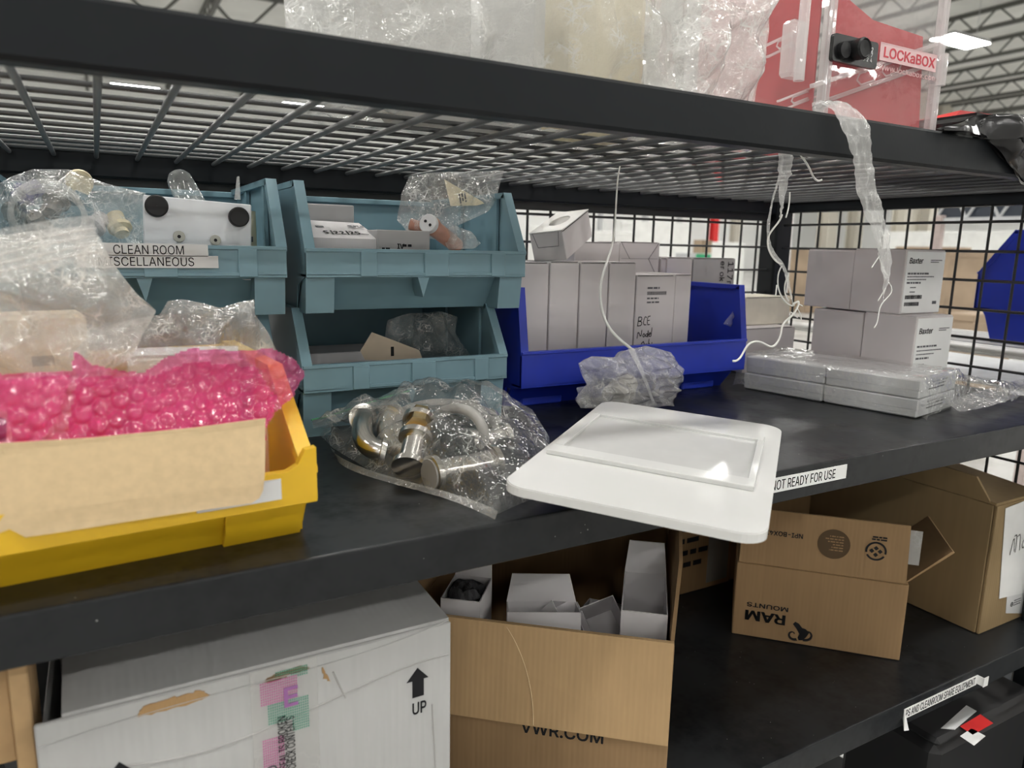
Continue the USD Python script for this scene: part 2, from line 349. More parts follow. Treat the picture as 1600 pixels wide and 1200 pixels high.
cream = plain('cream_part', (.78, .70, .50), rough=.55); pinkish = plain('copper_part', (.50, .25, .18), rough=.35)
wall_paint = plain('hall_wall_paint', (.85, .855, .84), rough=.8, spec=.2, var=.02, scale=.8)
deck_paint = plain('roof_deck_paint', (.68, .68, .65), rough=.7, spec=.2, var=.06, scale=1.2)
concrete = plain('floor_concrete', (.42, .415, .40), rough=.35, spec=.5, var=.12, scale=1.5, rvar=.12, rscale=2)
joist_paint = plain('joist_grey', (.12, .12, .11), rough=.6, spec=.3)
column_paint = plain('column_beige', (.55, .52, .45), rough=.6); pale_grey = plain('pale_grey_paint', (.52, .53, .54), rough=.5); white_goods = plain('wrapped_goods_white', (.80, .80, .78), rough=.4, var=.06, scale=3)
carton_far = plain('far_carton', (.36, .27, .19), rough=.8, var=.2, scale=2); green_far = plain('far_green', (.03, .35, .16), rough=.6); navy = plain('navy_frame', (.045, .055, .075), rough=.4)
bubble_pink = film_mat('pink_bubble_film', haze=.36, tint=(1.0, .40, .66), hcol=(.93, .11, .38), rough=.10, bump=.35, bscale=150, gain=1.8, crease=.22)
clear = film_mat('clear_film', haze=.10, rough=.13, bump=.9, bscale=75, gain=2.6, crease=.75)
clear_thin = film_mat('clear_film_smooth', haze=.12, rough=.11, bump=.6, bscale=34, gain=2.2, crease=.4)
milky = film_mat('milky_film', haze=.36, hcol=(.93, .93, .91), rough=.17, bump=1.0, bscale=66, gain=2.6, crease=1.0)
hazy = film_mat('hazy_film', haze=.26, hcol=(.95, .94, .91), rough=.15, bump=1.0, bscale=80, gain=2.6, crease=.8)
bubble_clear = film_mat('bubble_film', haze=.26, hcol=(.95, .94, .92), rough=.13, bump=1.0, bscale=150, gain=2.8, crease=.9)
strap_film = film_mat('stretch_film', haze=.46, hcol=(.93, .93, .91), rough=.15, bump=.9, bscale=170, gain=2.4, crease=.8)
thread = plain('white_thread', (.80, .80, .77), rough=.5)
pane = film_mat('clear_acrylic', haze=.07, crease=.05, hcol=(.9, .9, .9), rough=.04, bump=.03, bscale=12, gain=1.1)
acrylic_edge = film_mat('clear_acrylic_edge', haze=.45, hcol=(.95, .90, .90), rough=.06, bump=.05, bscale=20, gain=1.6, crease=.1)
lamp_glow = M('lamp_glow', {'e': ('emission', {'color': (1.0, .985, .945), 'strength': LAMP})}, [], 'e.emission')
green_zip = plain('green_zip', (.08, .42, .20), rough=.4)

# ------------------------------------------------------------------ the hall
RX0, RX1, RY0, RY1, FZ, CZ = -17.0, 47.0, -19.0, 37.0, -1.15, 6.9
tag(solo('floor', MB().box(RX0, RX1, RY0, RY1, FZ - .1, FZ), concrete), 'polished grey concrete floor of the hall', 'floor', kind='structure')
tag(solo('ceiling', MB().box(RX0, RX1, RY0, RY1, CZ, CZ + .1), deck_paint), 'pale grey metal roof deck of the hall', 'ceiling', kind='structure')
for nm, b, w in (('wall_left', (RX0 - .1, RX0, RY0, RY1), 'left'), ('wall_right', (RX1, RX1 + .1, RY0, RY1), 'right'), ('wall_front', (RX0, RX1, RY0 - .1, RY0), 'near'), ('wall_back', (RX0, RX1, RY1, RY1 + .1), 'far')):
    solo(nm, MB().box(*b, FZ, CZ), wall_paint, f'white painted {w} wall of the hall', 'wall', kind='structure')

def joist(name, x0, y0, x1, y1, zt, zb, step, r, label, grp):
    """open web bar joist between two points: chords and a zigzag web"""
    a, c = np.array([x0, y0]), np.array([x1, y1]); L = np.linalg.norm(c - a); d = (c - a) / L; nrm = np.array([-d[1], d[0]])
    t = thing(name, label, 'roof truss', (x0, y0, zt), group=grp)
    def bar(p, q, w, b):
        p, q = np.asarray(p, float), np.asarray(q, float); T = frame(p, q - p, [nrm[0], nrm[1], 0]); b.box(0, np.linalg.norm(q - p), -w, w, -w, w, T=T)
    o = lambda s, z: (d[0] * s, d[1] * s, z - zt)
    for nm, z in (('top_chord', zt - r), ('bottom_chord', zb + r)):
        b = MB(); bar(o(0, z), o(L, z), r * 1.5, b); put(t, nm, b, joist_paint)
    b = MB(); s = 0; k = 0
    while s < L - .01:
        e = min(L, s + step); bar(o(s, zb if k % 2 else zt), o(e, zt if k % 2 else zb), r * .6, b); s = e; k += 1
    put(t, 'web', b, joist_paint, kind='stuff')

for k, x in enumerate(np.arange(1.7 + 1.55 - 12.4, 46.0, 3.1)):
    joist('bar_joist', x, RY0, x, RY1, CZ - .02, CZ - .55, .55, .035, 'dark grey open web bar joist under the pale roof deck', 'bar joists under the roof deck')
for k, y in enumerate((-11.5, 1.8 + 6.65, 21.8)):
    joist('girder_truss', RX0, y, RX1, y, CZ - .03, CZ - 1.15, 1.1, .06, 'deep dark girder truss crossing under the bar joists', 'girder trusses under the roof')
lamp0 = None
for x in LAMP_X:
    for y in LAMP_Y:
        if lamp0 is None:
            lamp0 = thing('high_bay_light', 'rectangular white high bay lamp hanging among the roof trusses', 'ceiling lamp', (x, y, 5.75), group='high bay lamps')
            b = MB().box(-.82, .82, -.34, .34, .02, .10, .01)
            for sx in (-.7, .7): b.tube([(sx, 0, .1), (sx, 0, 1.15)], .008, 6)
            put(lamp0, 'housing', b, pale_grey); put(lamp0, 'diffuser', MB().box(-.80, .80, -.32, .32, 0, .02), lamp_glow)
        else: dup(lamp0, loc=(x, y, 5.75), label={(20.3, 11.8): 'bright high bay lamp shining just right of the clear lock box', (14.1, 11.8): 'high bay lamp over the middle of the far hall'}.get((x, y)))

# far goods, columns and racks seen through the mesh
def far_box(name, label, cat, x0, x1, y0, y1, z0, z1, mat, group=None, lid=None):
    t = thing(name, label, cat, ((x0 + x1) / 2, (y0 + y1) / 2, z0), group=group); w, d, h = (x1 - x0) / 2, (y1 - y0) / 2, z1 - z0
    put(t, 'body', MB().box(-w, w, -d, d, 0, h * .93, .01), mat); put(t, 'top', MB().box(-w * 1.01, w * 1.01, -d * 1.01, d * 1.01, h * .93, h, .008), mat)
def column(x, y, w, mat, label, group=None, z1=CZ):
    t = thing('column', label, 'column', (x, y, FZ), group=group)
    b = MB().box(-w, w, -w, -w * .85, 0, z1 - FZ).box(-w, w, w * .85, w, 0, z1 - FZ).box(-w * .12, w * .12, -w * .85, w * .85, 0, z1 - FZ); put(t, 'shaft', b, mat)
    put(t, 'base_plate', MB().box(-w * 1.5, w * 1.5, -w * 1.5, w * 1.5, 0, .03, .005), mat)

def spot(px, py, **k): return at(px, py, **k)
for i, (px, y, w, m, lab) in enumerate([(938, 30, .10, pale_grey, 'pale grey steel column by the far white wall, leftmost of the far row'), (1008, 30, .12, pale_grey, 'pale grey steel column left of the red column'),
        (1117, 27, .16, red_plastic, 'red painted steel column far behind the wire mesh'), (1062, 33, .12, pale_grey, 'thin pale grey column between the other grey columns and the red one'),
        (1150, 30, .2, column_paint, 'beige steel column just right of the red column')]):
    p = spot(px, 340, y=y); column(p[0], p[1], w, m, lab)
for px, x, w, lab in [(1292, 33, .35, 'broad beige column, leftmost behind the corner of the cage'), (1335, 36, .3, 'beige column second from the cage corner post'), (1408, 30, .3, 'beige column behind the hanging film strip'), (1445, 34, .4, 'widest beige column left of the pinkish post')]:
    p = spot(px, 360, x=x); column(p[0], p[1], w, column_paint, lab)
for i, (a, b, row0, row1, y, m, lab) in enumerate([(845, 925, 352, 440, 14, white_goods, 'white wrapped pallet load beyond the tilted white carton'), (930, 985, 360, 430, 17, white_goods, 'white wrapped load behind the hanging string'),
        (990, 1075, 345, 432, 20, white_goods, 'tall white machine cover in the middle of the far hall'), (1076, 1096, 395, 440, 13, pale_grey, 'small pale crate on the hall floor'), (1128, 1160, 378, 440, 16, white_goods, 'white covered load left of the corner post'),
        (1098, 1112, 375, 396, 12, carton_far, 'small brown carton in front of the red column'), (1099, 1111, 397, 408, 11.8, green_far, 'small green tote under the brown carton'),
        (500, 640, 292, 420, 12, white_goods, 'long white covered load beyond the teal bins'), (40, 330, 290, 420, 10, white_goods, 'white covered bench load beyond the left bins')]):
    p, q = spot(a, row0, y=y), spot(b, row1, y=y); far_box('pallet_load', lab, 'pallet load', p[0], q[0], y, y + min(.7, q[0] - p[0]), FZ if row1 > 409 else q[2], p[2], m)
for i, (a, b, row0, row1, x, m, lab) in enumerate([(1236, 1262, 388, 440, 14, carton_far, 'stack of brown cartons right beside the corner post'), (1400, 1482, 385, 455, 15, carton_far, 'long row of brown cartons behind the printed cartons'), (1484, 1530, 392, 470, 12, carton_far, 'brown carton stack left of the hanging blue bin'),
        (1480, 1520, 488, 520, 6.0, carton_far, 'low brown carton beyond the side mesh'), (1262, 1330, 400, 440, 20, green_far, 'green covered load behind the upper printed carton'), (1380, 1600, 362, 392, 26, white_goods, 'long white rack load along the far right wall')]):
    p, q = spot(a, row0, x=x), spot(b, row1, x=x); far_box('pallet_load', lab, 'pallet load', x, x + .6, q[1], p[1], FZ, p[2], m)
t = thing('canopy', 'dark navy folding canopy frame beyond the side mesh', 'canopy', (0, 0, 0))
p, q = spot(1470, 300, x=4.2), spot(1680, 338, x=4.2)
put(t, 'valance', MB().box(4.2, 4.24, q[1], p[1], q[2], p[2] + .1), navy)
b = MB().box(4.16, 4.2, q[1], p[1], q[2] - .02, q[2] + .005); put(t, 'edge_rail', b, pale_grey)
b = MB()
for s in np.linspace(q[1], p[1], 5)[:-1]: b.tube([(4.18, s, q[2]), (4.18, s + (p[1] - q[1]) / 8, p[2])], .008, 6).tube([(4.18, s + (p[1] - q[1]) / 8, p[2]), (4.18, s + (p[1] - q[1]) / 4, q[2])], .008, 6)
put(t, 'brace', b, pale_grey, kind='stuff')
rosy = plain('rosy_grey_post', (.46, .38, .36), rough=.6)
for s in (q[1] + .05, spot(1466, 360, x=4.17)[1]): put(t, 'leg', MB().box(4.15, 4.19, s - .026, s + .026, FZ, q[2] + .02, .004), rosy)

# ------------------------------------------------------------------ the cage rack
X0, X1, D, ZB = -0.50, 1.335, 0.665, -0.362
rack = thing('cage_rack', 'charcoal steel security rack with wire deck, two solid shelves and wire mesh sides', 'storage rack', (0, 0, 0))
for x, y in ((1.288, .62), (1.288, .0), (X0, .62), (X0, .0)):
    put(rack, 'post', MB().box(x, x + .05, y + .003, y + .05, FZ, .80, .004), steel)
b = MB().box(X0, X1, .0, .022, .3236, .3634, .003); deck = put(rack, 'deck_rail', b, steel)
put(rack, 'deck_rail', MB().box(X0, X1, .630, .655, .306, .345, .003), steel)
for x in (X0, X1 - .03): put(rack, 'deck_rail', MB().box(x, x + .028, .022, .63, .31, .345, .003), steel)
gd = put(rack, 'wire_deck', MB().box(X0, X1, .022, .026, .338, .348).box(X0, X1, .626, .630, .338, .348), grey_wire, label='welded wire grating of the upper deck')
k = 0
for x in np.arange(.0088 - 10 * .0478, X1 - .03, .0478): put(gd, 'wire', MB().tube([(x, .018, .3325), (x, .632, .3325)], .0029, 8), grey_wire, True)
for y in np.arange(.036, .63, .0478): put(gd, 'wire', MB().tube([(X0 + .01, y, .3376), (X1 - .01, y, .3376)], .0023, 8), deck_wire, True)
for nm, zt in (('middle_shelf', 0.0), ('bottom_shelf', ZB)):
    b = MB(); prof = [(.003, 0), (D, 0), (D, -.035), (.64, -.035), (.64, -.004), (.022, -.004), (.022, -.0365), (.001, -.0365), (0, -.0355), (0, -.003), (.0009, -.0009)]
    b.prism([(y, z + zt) for y, z in prof], X0 + .002, X1 - .002, 'x')
    if nm == 'middle_shelf':
        for x in (.15, .75, 1.25): b.box(x, x + .03, .03, .63, zt - .025, zt - .004)
    put(rack, nm, b, shelf_steel, 25)
# mesh panels: back and right side
bp = put(rack, 'back_mesh', MB().box(X0, X1, .642, .650, .292, .312, .001), wire_steel, label='wire mesh back panel')
for x in np.arange(.724 - 25 * .0482, 1.29, .0482): put(bp, 'wire', MB().tube([(x, .646, FZ + .1), (x, .646, .30)], .0024, 6), wire_steel, True)
for z in np.arange(.285 - 27 * .0486, .30, .0486): put(bp, 'wire', MB().tube([(X0 + .03, .6425, z), (1.29, .6425, z)], .0024, 6), wire_steel, True)
sp = put(rack, 'side_mesh', MB().box(1.306, 1.314, .05, .62, .318, .33, .001), wire_steel, label='wire mesh right side panel')
for y in np.arange(.146 - 2 * .0484, .62, .0484): put(sp, 'wire', MB().tube([(1.31, y, FZ + .1), (1.31, y, .32)], .0025, 6), wire_steel, True)
for z in np.arange(.284 - 27 * .0489, .32, .0489): put(sp, 'wire', MB().tube([(1.3065, .05, z), (1.3065, .62, z)], .0025, 6), wire_steel, True)

# adhesive label strips on the shelf edges
def edge_label(name, label, p0, w, h, s, th, T=None, tabs=False, pad=.004, sx=.82):
    t = thing(name, label, 'label', p0)
    b = MB().box(0, w, -.0010, -.0004, 0, h)
    put(t, 'strip', b, paper)
    put(t, 'lettering', fit(s, th, frame((pad, -.0010, (h - th) / 2), (1, 0, 0), (0, 0, 1)), w * sx), ink)
    if tabs:
        c = MB().box(w, w + .0008, -.010, -.0004, .002, h, 0).box(w, w + .012, -.0105, -.0098, .001, h)
        put(t, 'peeled_end', c, paper); put(t, 'peeled_end', MB().hull([(-.004, -.006, -.012), (.009, -.005, -.016), (0, -.0006, 0), (0, -.0006, h), (-.004, -.0065, -.012), (.009, -.0055, -.016), (0, -.0012, 0), (0, -.0012, h)]), paper)
    return t
p0, p1 = at(1322, 733, y=0), at(1322, 751, y=0); hL = .0165
edge_label('shelf_label', 'white label strip lettered for ready use on the middle shelf edge', (p0[0] - .128, 0, -.0235), .128, hL, 'NOT READY FOR USE', .0105, sx=.80, pad=.006)
q0, q1 = at(1411, 1117, y=0), at(1525, 1064, y=0)
edge_label('shelf_label', 'peeling white label strip on the bottom shelf edge', (q0[0], 0, ZB - .026), q1[0] - q0[0], .0155, 'PS AND CLEANROOM SPARE EQUIPMENT', .0108, tabs=True, sx=.95)

# ------------------------------------------------------------------ stacking bins
def bin_(name, label, mat, loc, rz, W, L, H, lt, ll, ys, fs, style='teal', th=.004):
    t = thing(name, label, 'storage bin', loc, rz); h = W / 2
    side = [(fs, 0), (L, 0), (L, H), (ys, H), (0.0, lt), (0.0, ll), (fs * .45, ll - .006), (fs * .9, .03)]
    for s in (-1, 1):
        b = MB().prism(side, s * h - (th if s > 0 else 0), s * h + (0 if s > 0 else th), 'x')
        x0, x1 = (h - .011, h + .001) if s > 0 else (-h - .001, -h + .011)
        b.prism([(0, lt - .004), (0, lt + .001), (ys - .002, H + .001), (ys + .006, H - .005), (.007, lt - .004)], x0, x1, 'x')
        b.prism([(ys - .002, H - .006), (ys - .002, H + .001), (L, H + .001), (L, H - .006)], x0, x1, 'x')
        if style == 'teal':
            for yy in (ys + .02, L * .62): b.box(s * (h - .0075) - .002, s * (h - .0075) + .002, yy, yy + .012, .02, H - .006)
        put(t, 'side_wall', b, mat, 30)
    put(t, 'back_wall', MB().box(-h, h, L - th, L, 0, H * .985, .001).box(-h, h, L - .009, L + .001, H * .985 - .008, H * .985, .001), mat)
    put(t, 'bin_floor', MB().box(-h, h, fs, L, .0, .004), mat)
    f = MB().prism([(fs, 0), (fs + .004, .0), (.024, ll + .002), (.018, ll)], -h + .001, h - .001, 'x')
    if style == 'teal':
        for s in (-1, 1):
            a, c = (h - .034, h - .001) if s > 0 else (-h + .001, -h + .034)
            f.hull([(a, .012, .0), (c, .012, 0), (a, .05, 0), (c, .05, 0), (a, .006, ll), (c, .006, ll), (a, .05, ll), (c, .05, ll)])
        f.hull([(-.008, .001, ll), (.008, .001, ll), (0, .002, ll - .026), (-.008, .03, ll), (.008, .03, ll), (0, .03, ll - .026)])
    elif style == 'blue':
        for s in (-1, 1): f.box(s * (h - .06) - .035, s * (h - .06) + .035, fs - .010, fs + .004, .0, .014, .002)
    else:
        for s in (-1, 1): f.hull([(s * (h - q) , y_, z_) for q in (.004, .062) for y_, z_ in ((.019, ll - .004), (fs * .85, .0), (fs + .01, 0), (fs + .01, ll - .004), (.024, .014))])
    put(t, 'front_wall', f, mat, 30)
    lip = MB().box(-h, h, -.001, .004, ll, lt, .0008).box(-h, h, -.003, .006, lt - .003, lt + .0012, .0006).box(-h, h, -.001, .026, ll - .002, ll + .002, .0006)
    if style == 'yellow':
        lip = MB().prism([(-h, ll), (h, ll), (h, lt + .016), (h - .008, lt + .015), (h - .014, lt + .004), (h - .022, lt), (-h + .022, lt), (-h + .014, lt + .004), (-h + .008, lt + .015), (-h, lt + .016)], -.001, .006, 'y').box(-h, h, -.001, .026, ll - .002, ll + .002, .0006)
    put(t, 'front_lip', lip, mat, 30)
    if style == 'teal':
        for fx in (-.245, .055, .355):
            w2 = .016 if abs(fx - .055) < .01 else .010
            put(t, 'label_rib', MB().box(fx * W - w2, fx * W + w2, -.0035, .0, ll - .001, lt - .002, .0008), mat)
        put(t, 'label_ledge', MB().box(-.245 * W, .355 * W, -.0030, 0, ll, ll + .004, .0006), mat)
    elif style == 'blue':
        put(t, 'label_rib', MB().box(-.012, .012, -.003, 0, ll, lt, .0008), mat)
        for s in (-1, 1): put(t, 'stacking_lug', MB().box(s * (h - .018) - .014, s * (h - .018) + .014, L * .55, L - .004, H, H + .010, .003), mat)
    return t

YT = .330
# right hand pair of teal bins
c0, c1 = at(477, 387, y=YT)[0], at(821, 396, y=YT)[0]; WC = c1 - c0; xC = (c0 + c1) / 2
d0, d1 = at(473, 574, y=YT)[0], at(792, 556, y=YT)[0]; xD = (d0 + d1) / 2
LB, HB = .288, .158
binD = bin_('teal_bin', 'lower teal bin of the right stack, holding a card and a clear bag', teal, (xD, YT, 0.0), 0, d1 - d0, LB, .150, .087, .057, .045, .05)
ZC = .147
binC = bin_('teal_bin', 'upper teal bin of the right stack, holding boxes and a bagged valve', teal, (xC, YT, ZC), 0, WC, LB, .150, .0735, .0435, .045, .05)
e1 = at(447, 384, y=YT)[0]; xA = e1 - WC / 2
binA = bin_('teal_bin', 'upper teal bin of the left stack with two white label strips', teal, (xA, YT, ZC), 0, WC, LB, .150, .0745, .0435, .045, .05)
binB = bin_('teal_bin', 'lowest teal bin at the left, mostly hidden behind clear bags', teal, (at(440, 570, y=YT)[0] - WC / 2 + .0, YT, 0.0), 0, WC - .012, LB, .150, .087, .057, .045, .05)
YB = .345
f0, f1 = at(815, 552, y=YB)[0], at(1166, 531, y=YB)[0]; xE = (f0 + f1) / 2; WE = f1 - f0
binE = bin_('blue_bin', 'wide royal blue bin filled with white cartons', blue, (xE, YB, 0.0), 0, WE, .275, .172, .085, .037, .016, .050, style='blue')
# yellow bin, slightly turned
yr = 4.0; WY = .34
cy = np.array([at(493, 692, y=.02)[0], .02, 0]); dY = np.array([math.cos(math.radians(yr)), math.sin(math.radians(yr)), 0]); oY = cy - dY * WY / 2
binY = bin_('yellow_bin', 'yellow bin at the front left, stuffed with bags and bubble wrap', yellow, tuple(oY), yr, WY, .25, .128, .0625, .038, .085, .040, style='yellow', th=.005)
put(binY, 'label_card', MB().box(.085, .143, -.0022, -.0012, .043, .0585), label_grey, label='blank silver label on the lip')
# label strips on the left teal bin
lt0 = at(352, 415, y=YT - .004)
zt = at(330, 391, y=YT - .004)
for s, px0, px1, py, nm in (('CLEAN ROOM', 120, 325, 391, 'upper'), ('MISCELLANEOUS', 120, 341, 408, 'lower')):
    a, c = at(px0, py, y=YT - .004), at(px1, py, y=YT - .004); h = .0126
    z1 = at(px1, py - 9 if nm == 'upper' else py - 8, y=YT - .004)[2]
    l = put(binA, 'label_strip', MB().box(a[0] - xA, c[0] - xA, -.0048, -.0040, z1 - h - ZC, z1 - ZC), label_grey, label=f'{nm} label strip')
    tx = at(176 if nm == 'upper' else 152, py, y=YT - .004)[0] - xA; te = at(287 if nm == 'upper' else 303, py, y=YT - .004)[0] - xA
    m = meshkit.text_mesh(s, .0088, .0003); wv = m.bounds[1][0]
    put(l, 'lettering', text(s, .0088, frame((tx, -.0048, z1 - h - ZC + .0020), (1, 0, 0), (0, 0, 1)), sx=(te - tx) / wv), ink)

# ------------------------------------------------------------------ cartons
def box_thing(name, label, o, size, mat, rz=0, rx=0, ry=0, cat='box', bev=.0012, seam='top', group=None, T=None):
    """a small closed carton: body, tuck flap on top and the slit it leaves; o is its front left bottom corner before turning"""
    w, d, h = size
    t = thing(name, label, cat, o, rz, rx, ry, group=group, mat=T)
    put(t, 'body', MB().box(0, w, 0, d, 0, h, bev), mat)
    if seam == 'top': put(t, 'tuck_flap', MB().box(.0012, w - .0012, .0018, d - .002, h, h + .0010, .0004), mat); put(t, 'slit', MB().box(.002, w * .93, -.0002, .0016, h - .0002, h + .0006), ink)
    return t
yF = YB + .052
zt = lambda px, py, y: at(px, py, y=y)[2]
edges = [(806, 411, 857), (858, 410, 904), (905, 411, 949.5), (950.5, 411, 992)]
for i, (a, top, c) in enumerate(edges):
    xa, xb = at(a, 480, y=yF)[0], at(c, 480, y=yF)[0]
    box_thing('white_carton', ['tall narrow white carton leftmost in the blue bin', 'tall white carton second from left in the blue bin', 'tall white carton third from left in the blue bin', 'tall white carton fourth from left, behind the string'][i], (xa, yF, .006), (xb - xa - .0008, .10, zt((a + c) / 2, top, yF) - .006), white_box)
xa, xb = at(993, 480, y=yF)[0], at(1053, 480, y=yF)[0]; zb = zt(1020, 431, yF)
bce = box_thing('white_carton', 'white carton with handwriting and a small printed bar code', (xa, yF, .006), (xb - xa, .10, zb - .006), white_box)
u = xb - xa
put(bce, 'bar_code', bars(frame((u * .28, -.0001, zb - .006 - .030), (1, 0, 0), (0, 0, 1)), u * .50, .0055, 26, 4), grey_ink)
put(bce, 'print', MB().add(lines_of_print(frame((u * .28, -.0001, zb - .006 - .0175), (1, 0, 0), (0, 0, 1)), u * .34, 1, .003, .006, 5).mesh()).add(lines_of_print(frame((u * .28, -.0001, zb - .006 - .034), (1, 0, 0), (0, 0, 1)), u * .38, 2, .0026, .0062, 6).mesh()), grey_ink)
Bp = [[(0, 0), (.3, 2)], [(.3, 2), (1.2, 2), (1.2, 1.2), (.2, 1.05)], [(.2, 1.05), (1.3, .9), (1.1, 0), (0, 0)]]
Cp = [[(2.6, 1.8), (2.2, 2.1), (1.75, 1.2), (1.8, .15), (2.5, .1)]]
Ep = [[(3.7, 2.1), (2.9, 2.0), (2.85, .1), (3.6, .15)], [(2.9, 1.05), (3.5, 1.15)]]
off = lambda ls, dx, dy, k=1.0: [[(x * k + dx, y * k + dy) for x, y in l] for l in ls]
N_ = [[(0, 0), (.25, 1.7), (1.1, .1), (1.35, 1.8)]]; o_ = [[(.4, .9), (0, .5), (.3, 0), (.75, .4), (.4, .9)]]; d_ = [[(.7, .8), (.1, .7), (.1, .1), (.65, .2), (.9, 1.9), (.75, 0)]]; e_ = [[(0, .5), (.6, .6), (.5, 1), (.1, .8), (.1, .1), (.6, .05)]]; l_ = [[(.2, 1.9), (0, 0)]]
O_ = [[(.7, 1.6), (.1, 1.2), (.1, .3), (.7, 0), (1.2, .8), (.7, 1.6)]]; n_ = [[(0, 0), (.1, .9)], [(.05, .6), (.5, .95), (.6, 0)]]; y_ = [[(0, .9), (.3, .2)], [(.8, 1), (.2, -.8)]]
hw = Bp + Cp + Ep + off(N_, 0, -2.9) + off(o_, 1.6, -2.8) + off(d_, 2.4, -2.8) + off(e_, 3.4, -2.75) + off(l_, 4.15, -2.6) + off(O_, 1.2, -5.4) + off(n_, 2.6, -5.3) + off(l_, 3.4, -5.2) + off(y_, 3.7, -5.2)
put(bce, 'handwriting', strokes(hw, frame((u * .07, -.0002, at(1000, 509, y=yF)[2] - .006), (1, 0, .02), (0, 0, 1)), r=.0007, s=.0068), ink)
xa2 = at(1078, 480, y=yF)[0]
box_thing('white_carton', 'narrow pale carton squeezed beside the handwritten one', (xb + .0008, yF + .001, .006), (xa2 - xb, .10, zb - .005), white_box)
yR = yF + .118
def rear(a, c, top, y, lab, d=.07, bot=.006, mat=white_box, seam='top'):
    xa, xb = at(a, top + 10, y=y)[0], at(c, top + 10, y=y)[0]
    return box_thing('white_carton', lab, (xa, y, bot), (xb - xa, d, zt((a + c) / 2, top, y) - bot), mat, seam=seam)
rear(898, 968, 379, yR, 'white carton lying behind the tall cartons, under the tilted one', bot=.006)
g = rear(968.5, 1031, 379, yR, 'white carton with folded gable end behind the string')
wg = at(1031, 400, y=yR)[0] - at(968.5, 400, y=yR)[0]; hg = zt(1000, 379, yR) - .006
put(g, 'fold_line', MB().box(wg * .05, wg * .95, -.0002, 0, hg - .028, hg - .0275).tube([(wg * .03, -.0002, hg), (wg * .25, -.0002, hg - .028)], .0005, 4).tube([(wg * .97, -.0002, hg), (wg * .72, -.0002, hg - .028)], .0005, 4).tube([(wg * .72, -.0002, hg - .028), (wg * .97, -.0002, hg - .062)], .0005, 4), grey_ink)
rear(1032, 1041, 404, yR + .01, 'thin white carton edge between the gabled and the flat carton', d=.065)
rear(1042, 1082, 403, yR + .008, 'white carton with a slit lid behind the handwritten carton', d=.065)
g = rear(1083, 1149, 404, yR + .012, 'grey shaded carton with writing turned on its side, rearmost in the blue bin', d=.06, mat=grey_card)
wg = at(1149, 410, y=yR + .012)[0] - at(1083, 410, y=yR + .012)[0]; hg = zt(1116, 404, yR + .012) - .006
put(g, 'handwriting', MB().add(text('117m', .014, frame((wg * .82, -.0003, hg - .004), (0, 0, -1), (1, 0, 0))).mesh()).add(text('er ok', .012, frame((wg * .64, -.0003, hg - .004), (0, 0, -1), (1, 0, 0))).mesh()), ink)
# tilted box on top, with an oval window
w_ = np.array([.097, .075, .036]); w_ /= np.linalg.norm(w_); l_2 = np.array([-.57, .82, -.10]); l_2 -= w_ * (l_2 @ w_); l_2 /= np.linalg.norm(l_2)
Tt = np.eye(4); Tt[:3, 0], Tt[:3, 1], Tt[:3, 2], Tt[:3, 3] = w_, l_2, np.cross(w_, l_2), at(886, 408, y=yF) + [0, 0, .002]
t = thing('white_carton', 'tilted white carton with an oval window lying on the tall cartons', 'box', mat=Tt)
wt, dt, ht = .125, .052, .043
put(t, 'body', MB().box(0, wt, 0, dt, 0, ht, .001), white_box)
lid = m3.Manifold.cube((wt + .001, dt + .001, .0014)).translate((-.0005, -.0005, ht)) - m3.Manifold.cylinder(.01, 1, 1, 32).scale((.030, .014, 1)).translate((wt * .5, dt * .5, ht - .002))
put(t, 'lid', MB().add(lid), plain('white_lid', (.74, .72, .70), rough=.6)); put(t, 'window', MB().lathe([(.0001, 0), (1, 0), (1, .0004), (.0001, .0004)], 28, TM((wt * .5, dt * .5, ht)) @ np.diag([.0302, .0142, 1, 1])), plain('oval_window', (.30, .28, .26), rough=.3))
put(t, 'lid_shadow_gap', MB().box(.0, wt, -.0008, .0, ht - .0012, ht), ink)
put(t, 'tuck_line', MB().tube([(-.0002, dt * .12, ht), (-.0002, dt * .18, ht * .5)], .0004, 4).tube([(-.0002, dt * .18, ht * .5), (-.0002, dt * .8, ht * .5)], .0004, 4).tube([(-.0002, dt * .8, ht * .5), (-.0002, dt * .9, ht)], .0004, 4), grey_ink)

# printed pump cartons at the right
XB = 1.10
zu, zl = .134, .134
def pump(name, lab, x, y, z, d, h, w, brand):
    t = box_thing(name, lab, (x, y, z), (w, d, h), white_box, seam=None)
    put(t, 'lid_flap', MB().box(.001, w - .001, .001, d - .001, h, h + .0014, .0005), white_box)
    T = lambda fx, fz: frame((w * fx, -.0008, h * fz), (1, 0, 0), (0, 0, 1))
    if brand:
        put(t, 'label', MB().box(w * .03, w * .985, -.0007, 0, h * .02, h * .985), paper)
        put(t, 'brand_lettering', text(brand, .0085, T(.08, .80), bold=True, shear=.15), ink)
        b = MB()
        for r, (fz, fw) in enumerate(((.655, .78), (.60, .74), (.555, .66), (.51, .40), (.43, .2), (.36, .2))): b.add(lines_of_print(T(.08 + .1 * (r > 3), fz), w * fw, 1, .0028 if r in (0, 3) else .0016, .004, 20 + r).mesh())
        b.add(lines_of_print(T(.62, .86), w * .3, 2, .0014, .003, 31).mesh()).add(lines_of_print(T(.78, .20), w * .14, 1, .005, .005, 33).mesh())
        put(t, 'print', b, grey_ink)
        put(t, 'bar_code', MB().add(bars(T(.08, .24), w * .42, .006, 30, 7).mesh()).add(bars(T(.08, .13), w * .36, .006, 26, 8).mesh()), ink)
    return t
yu0 = at(1405, 491, x=XB)[1]; du = at(1326, 482, x=XB)[1] - yu0; du2 = at(1254, 478, x=XB)[1] - yu0 - du
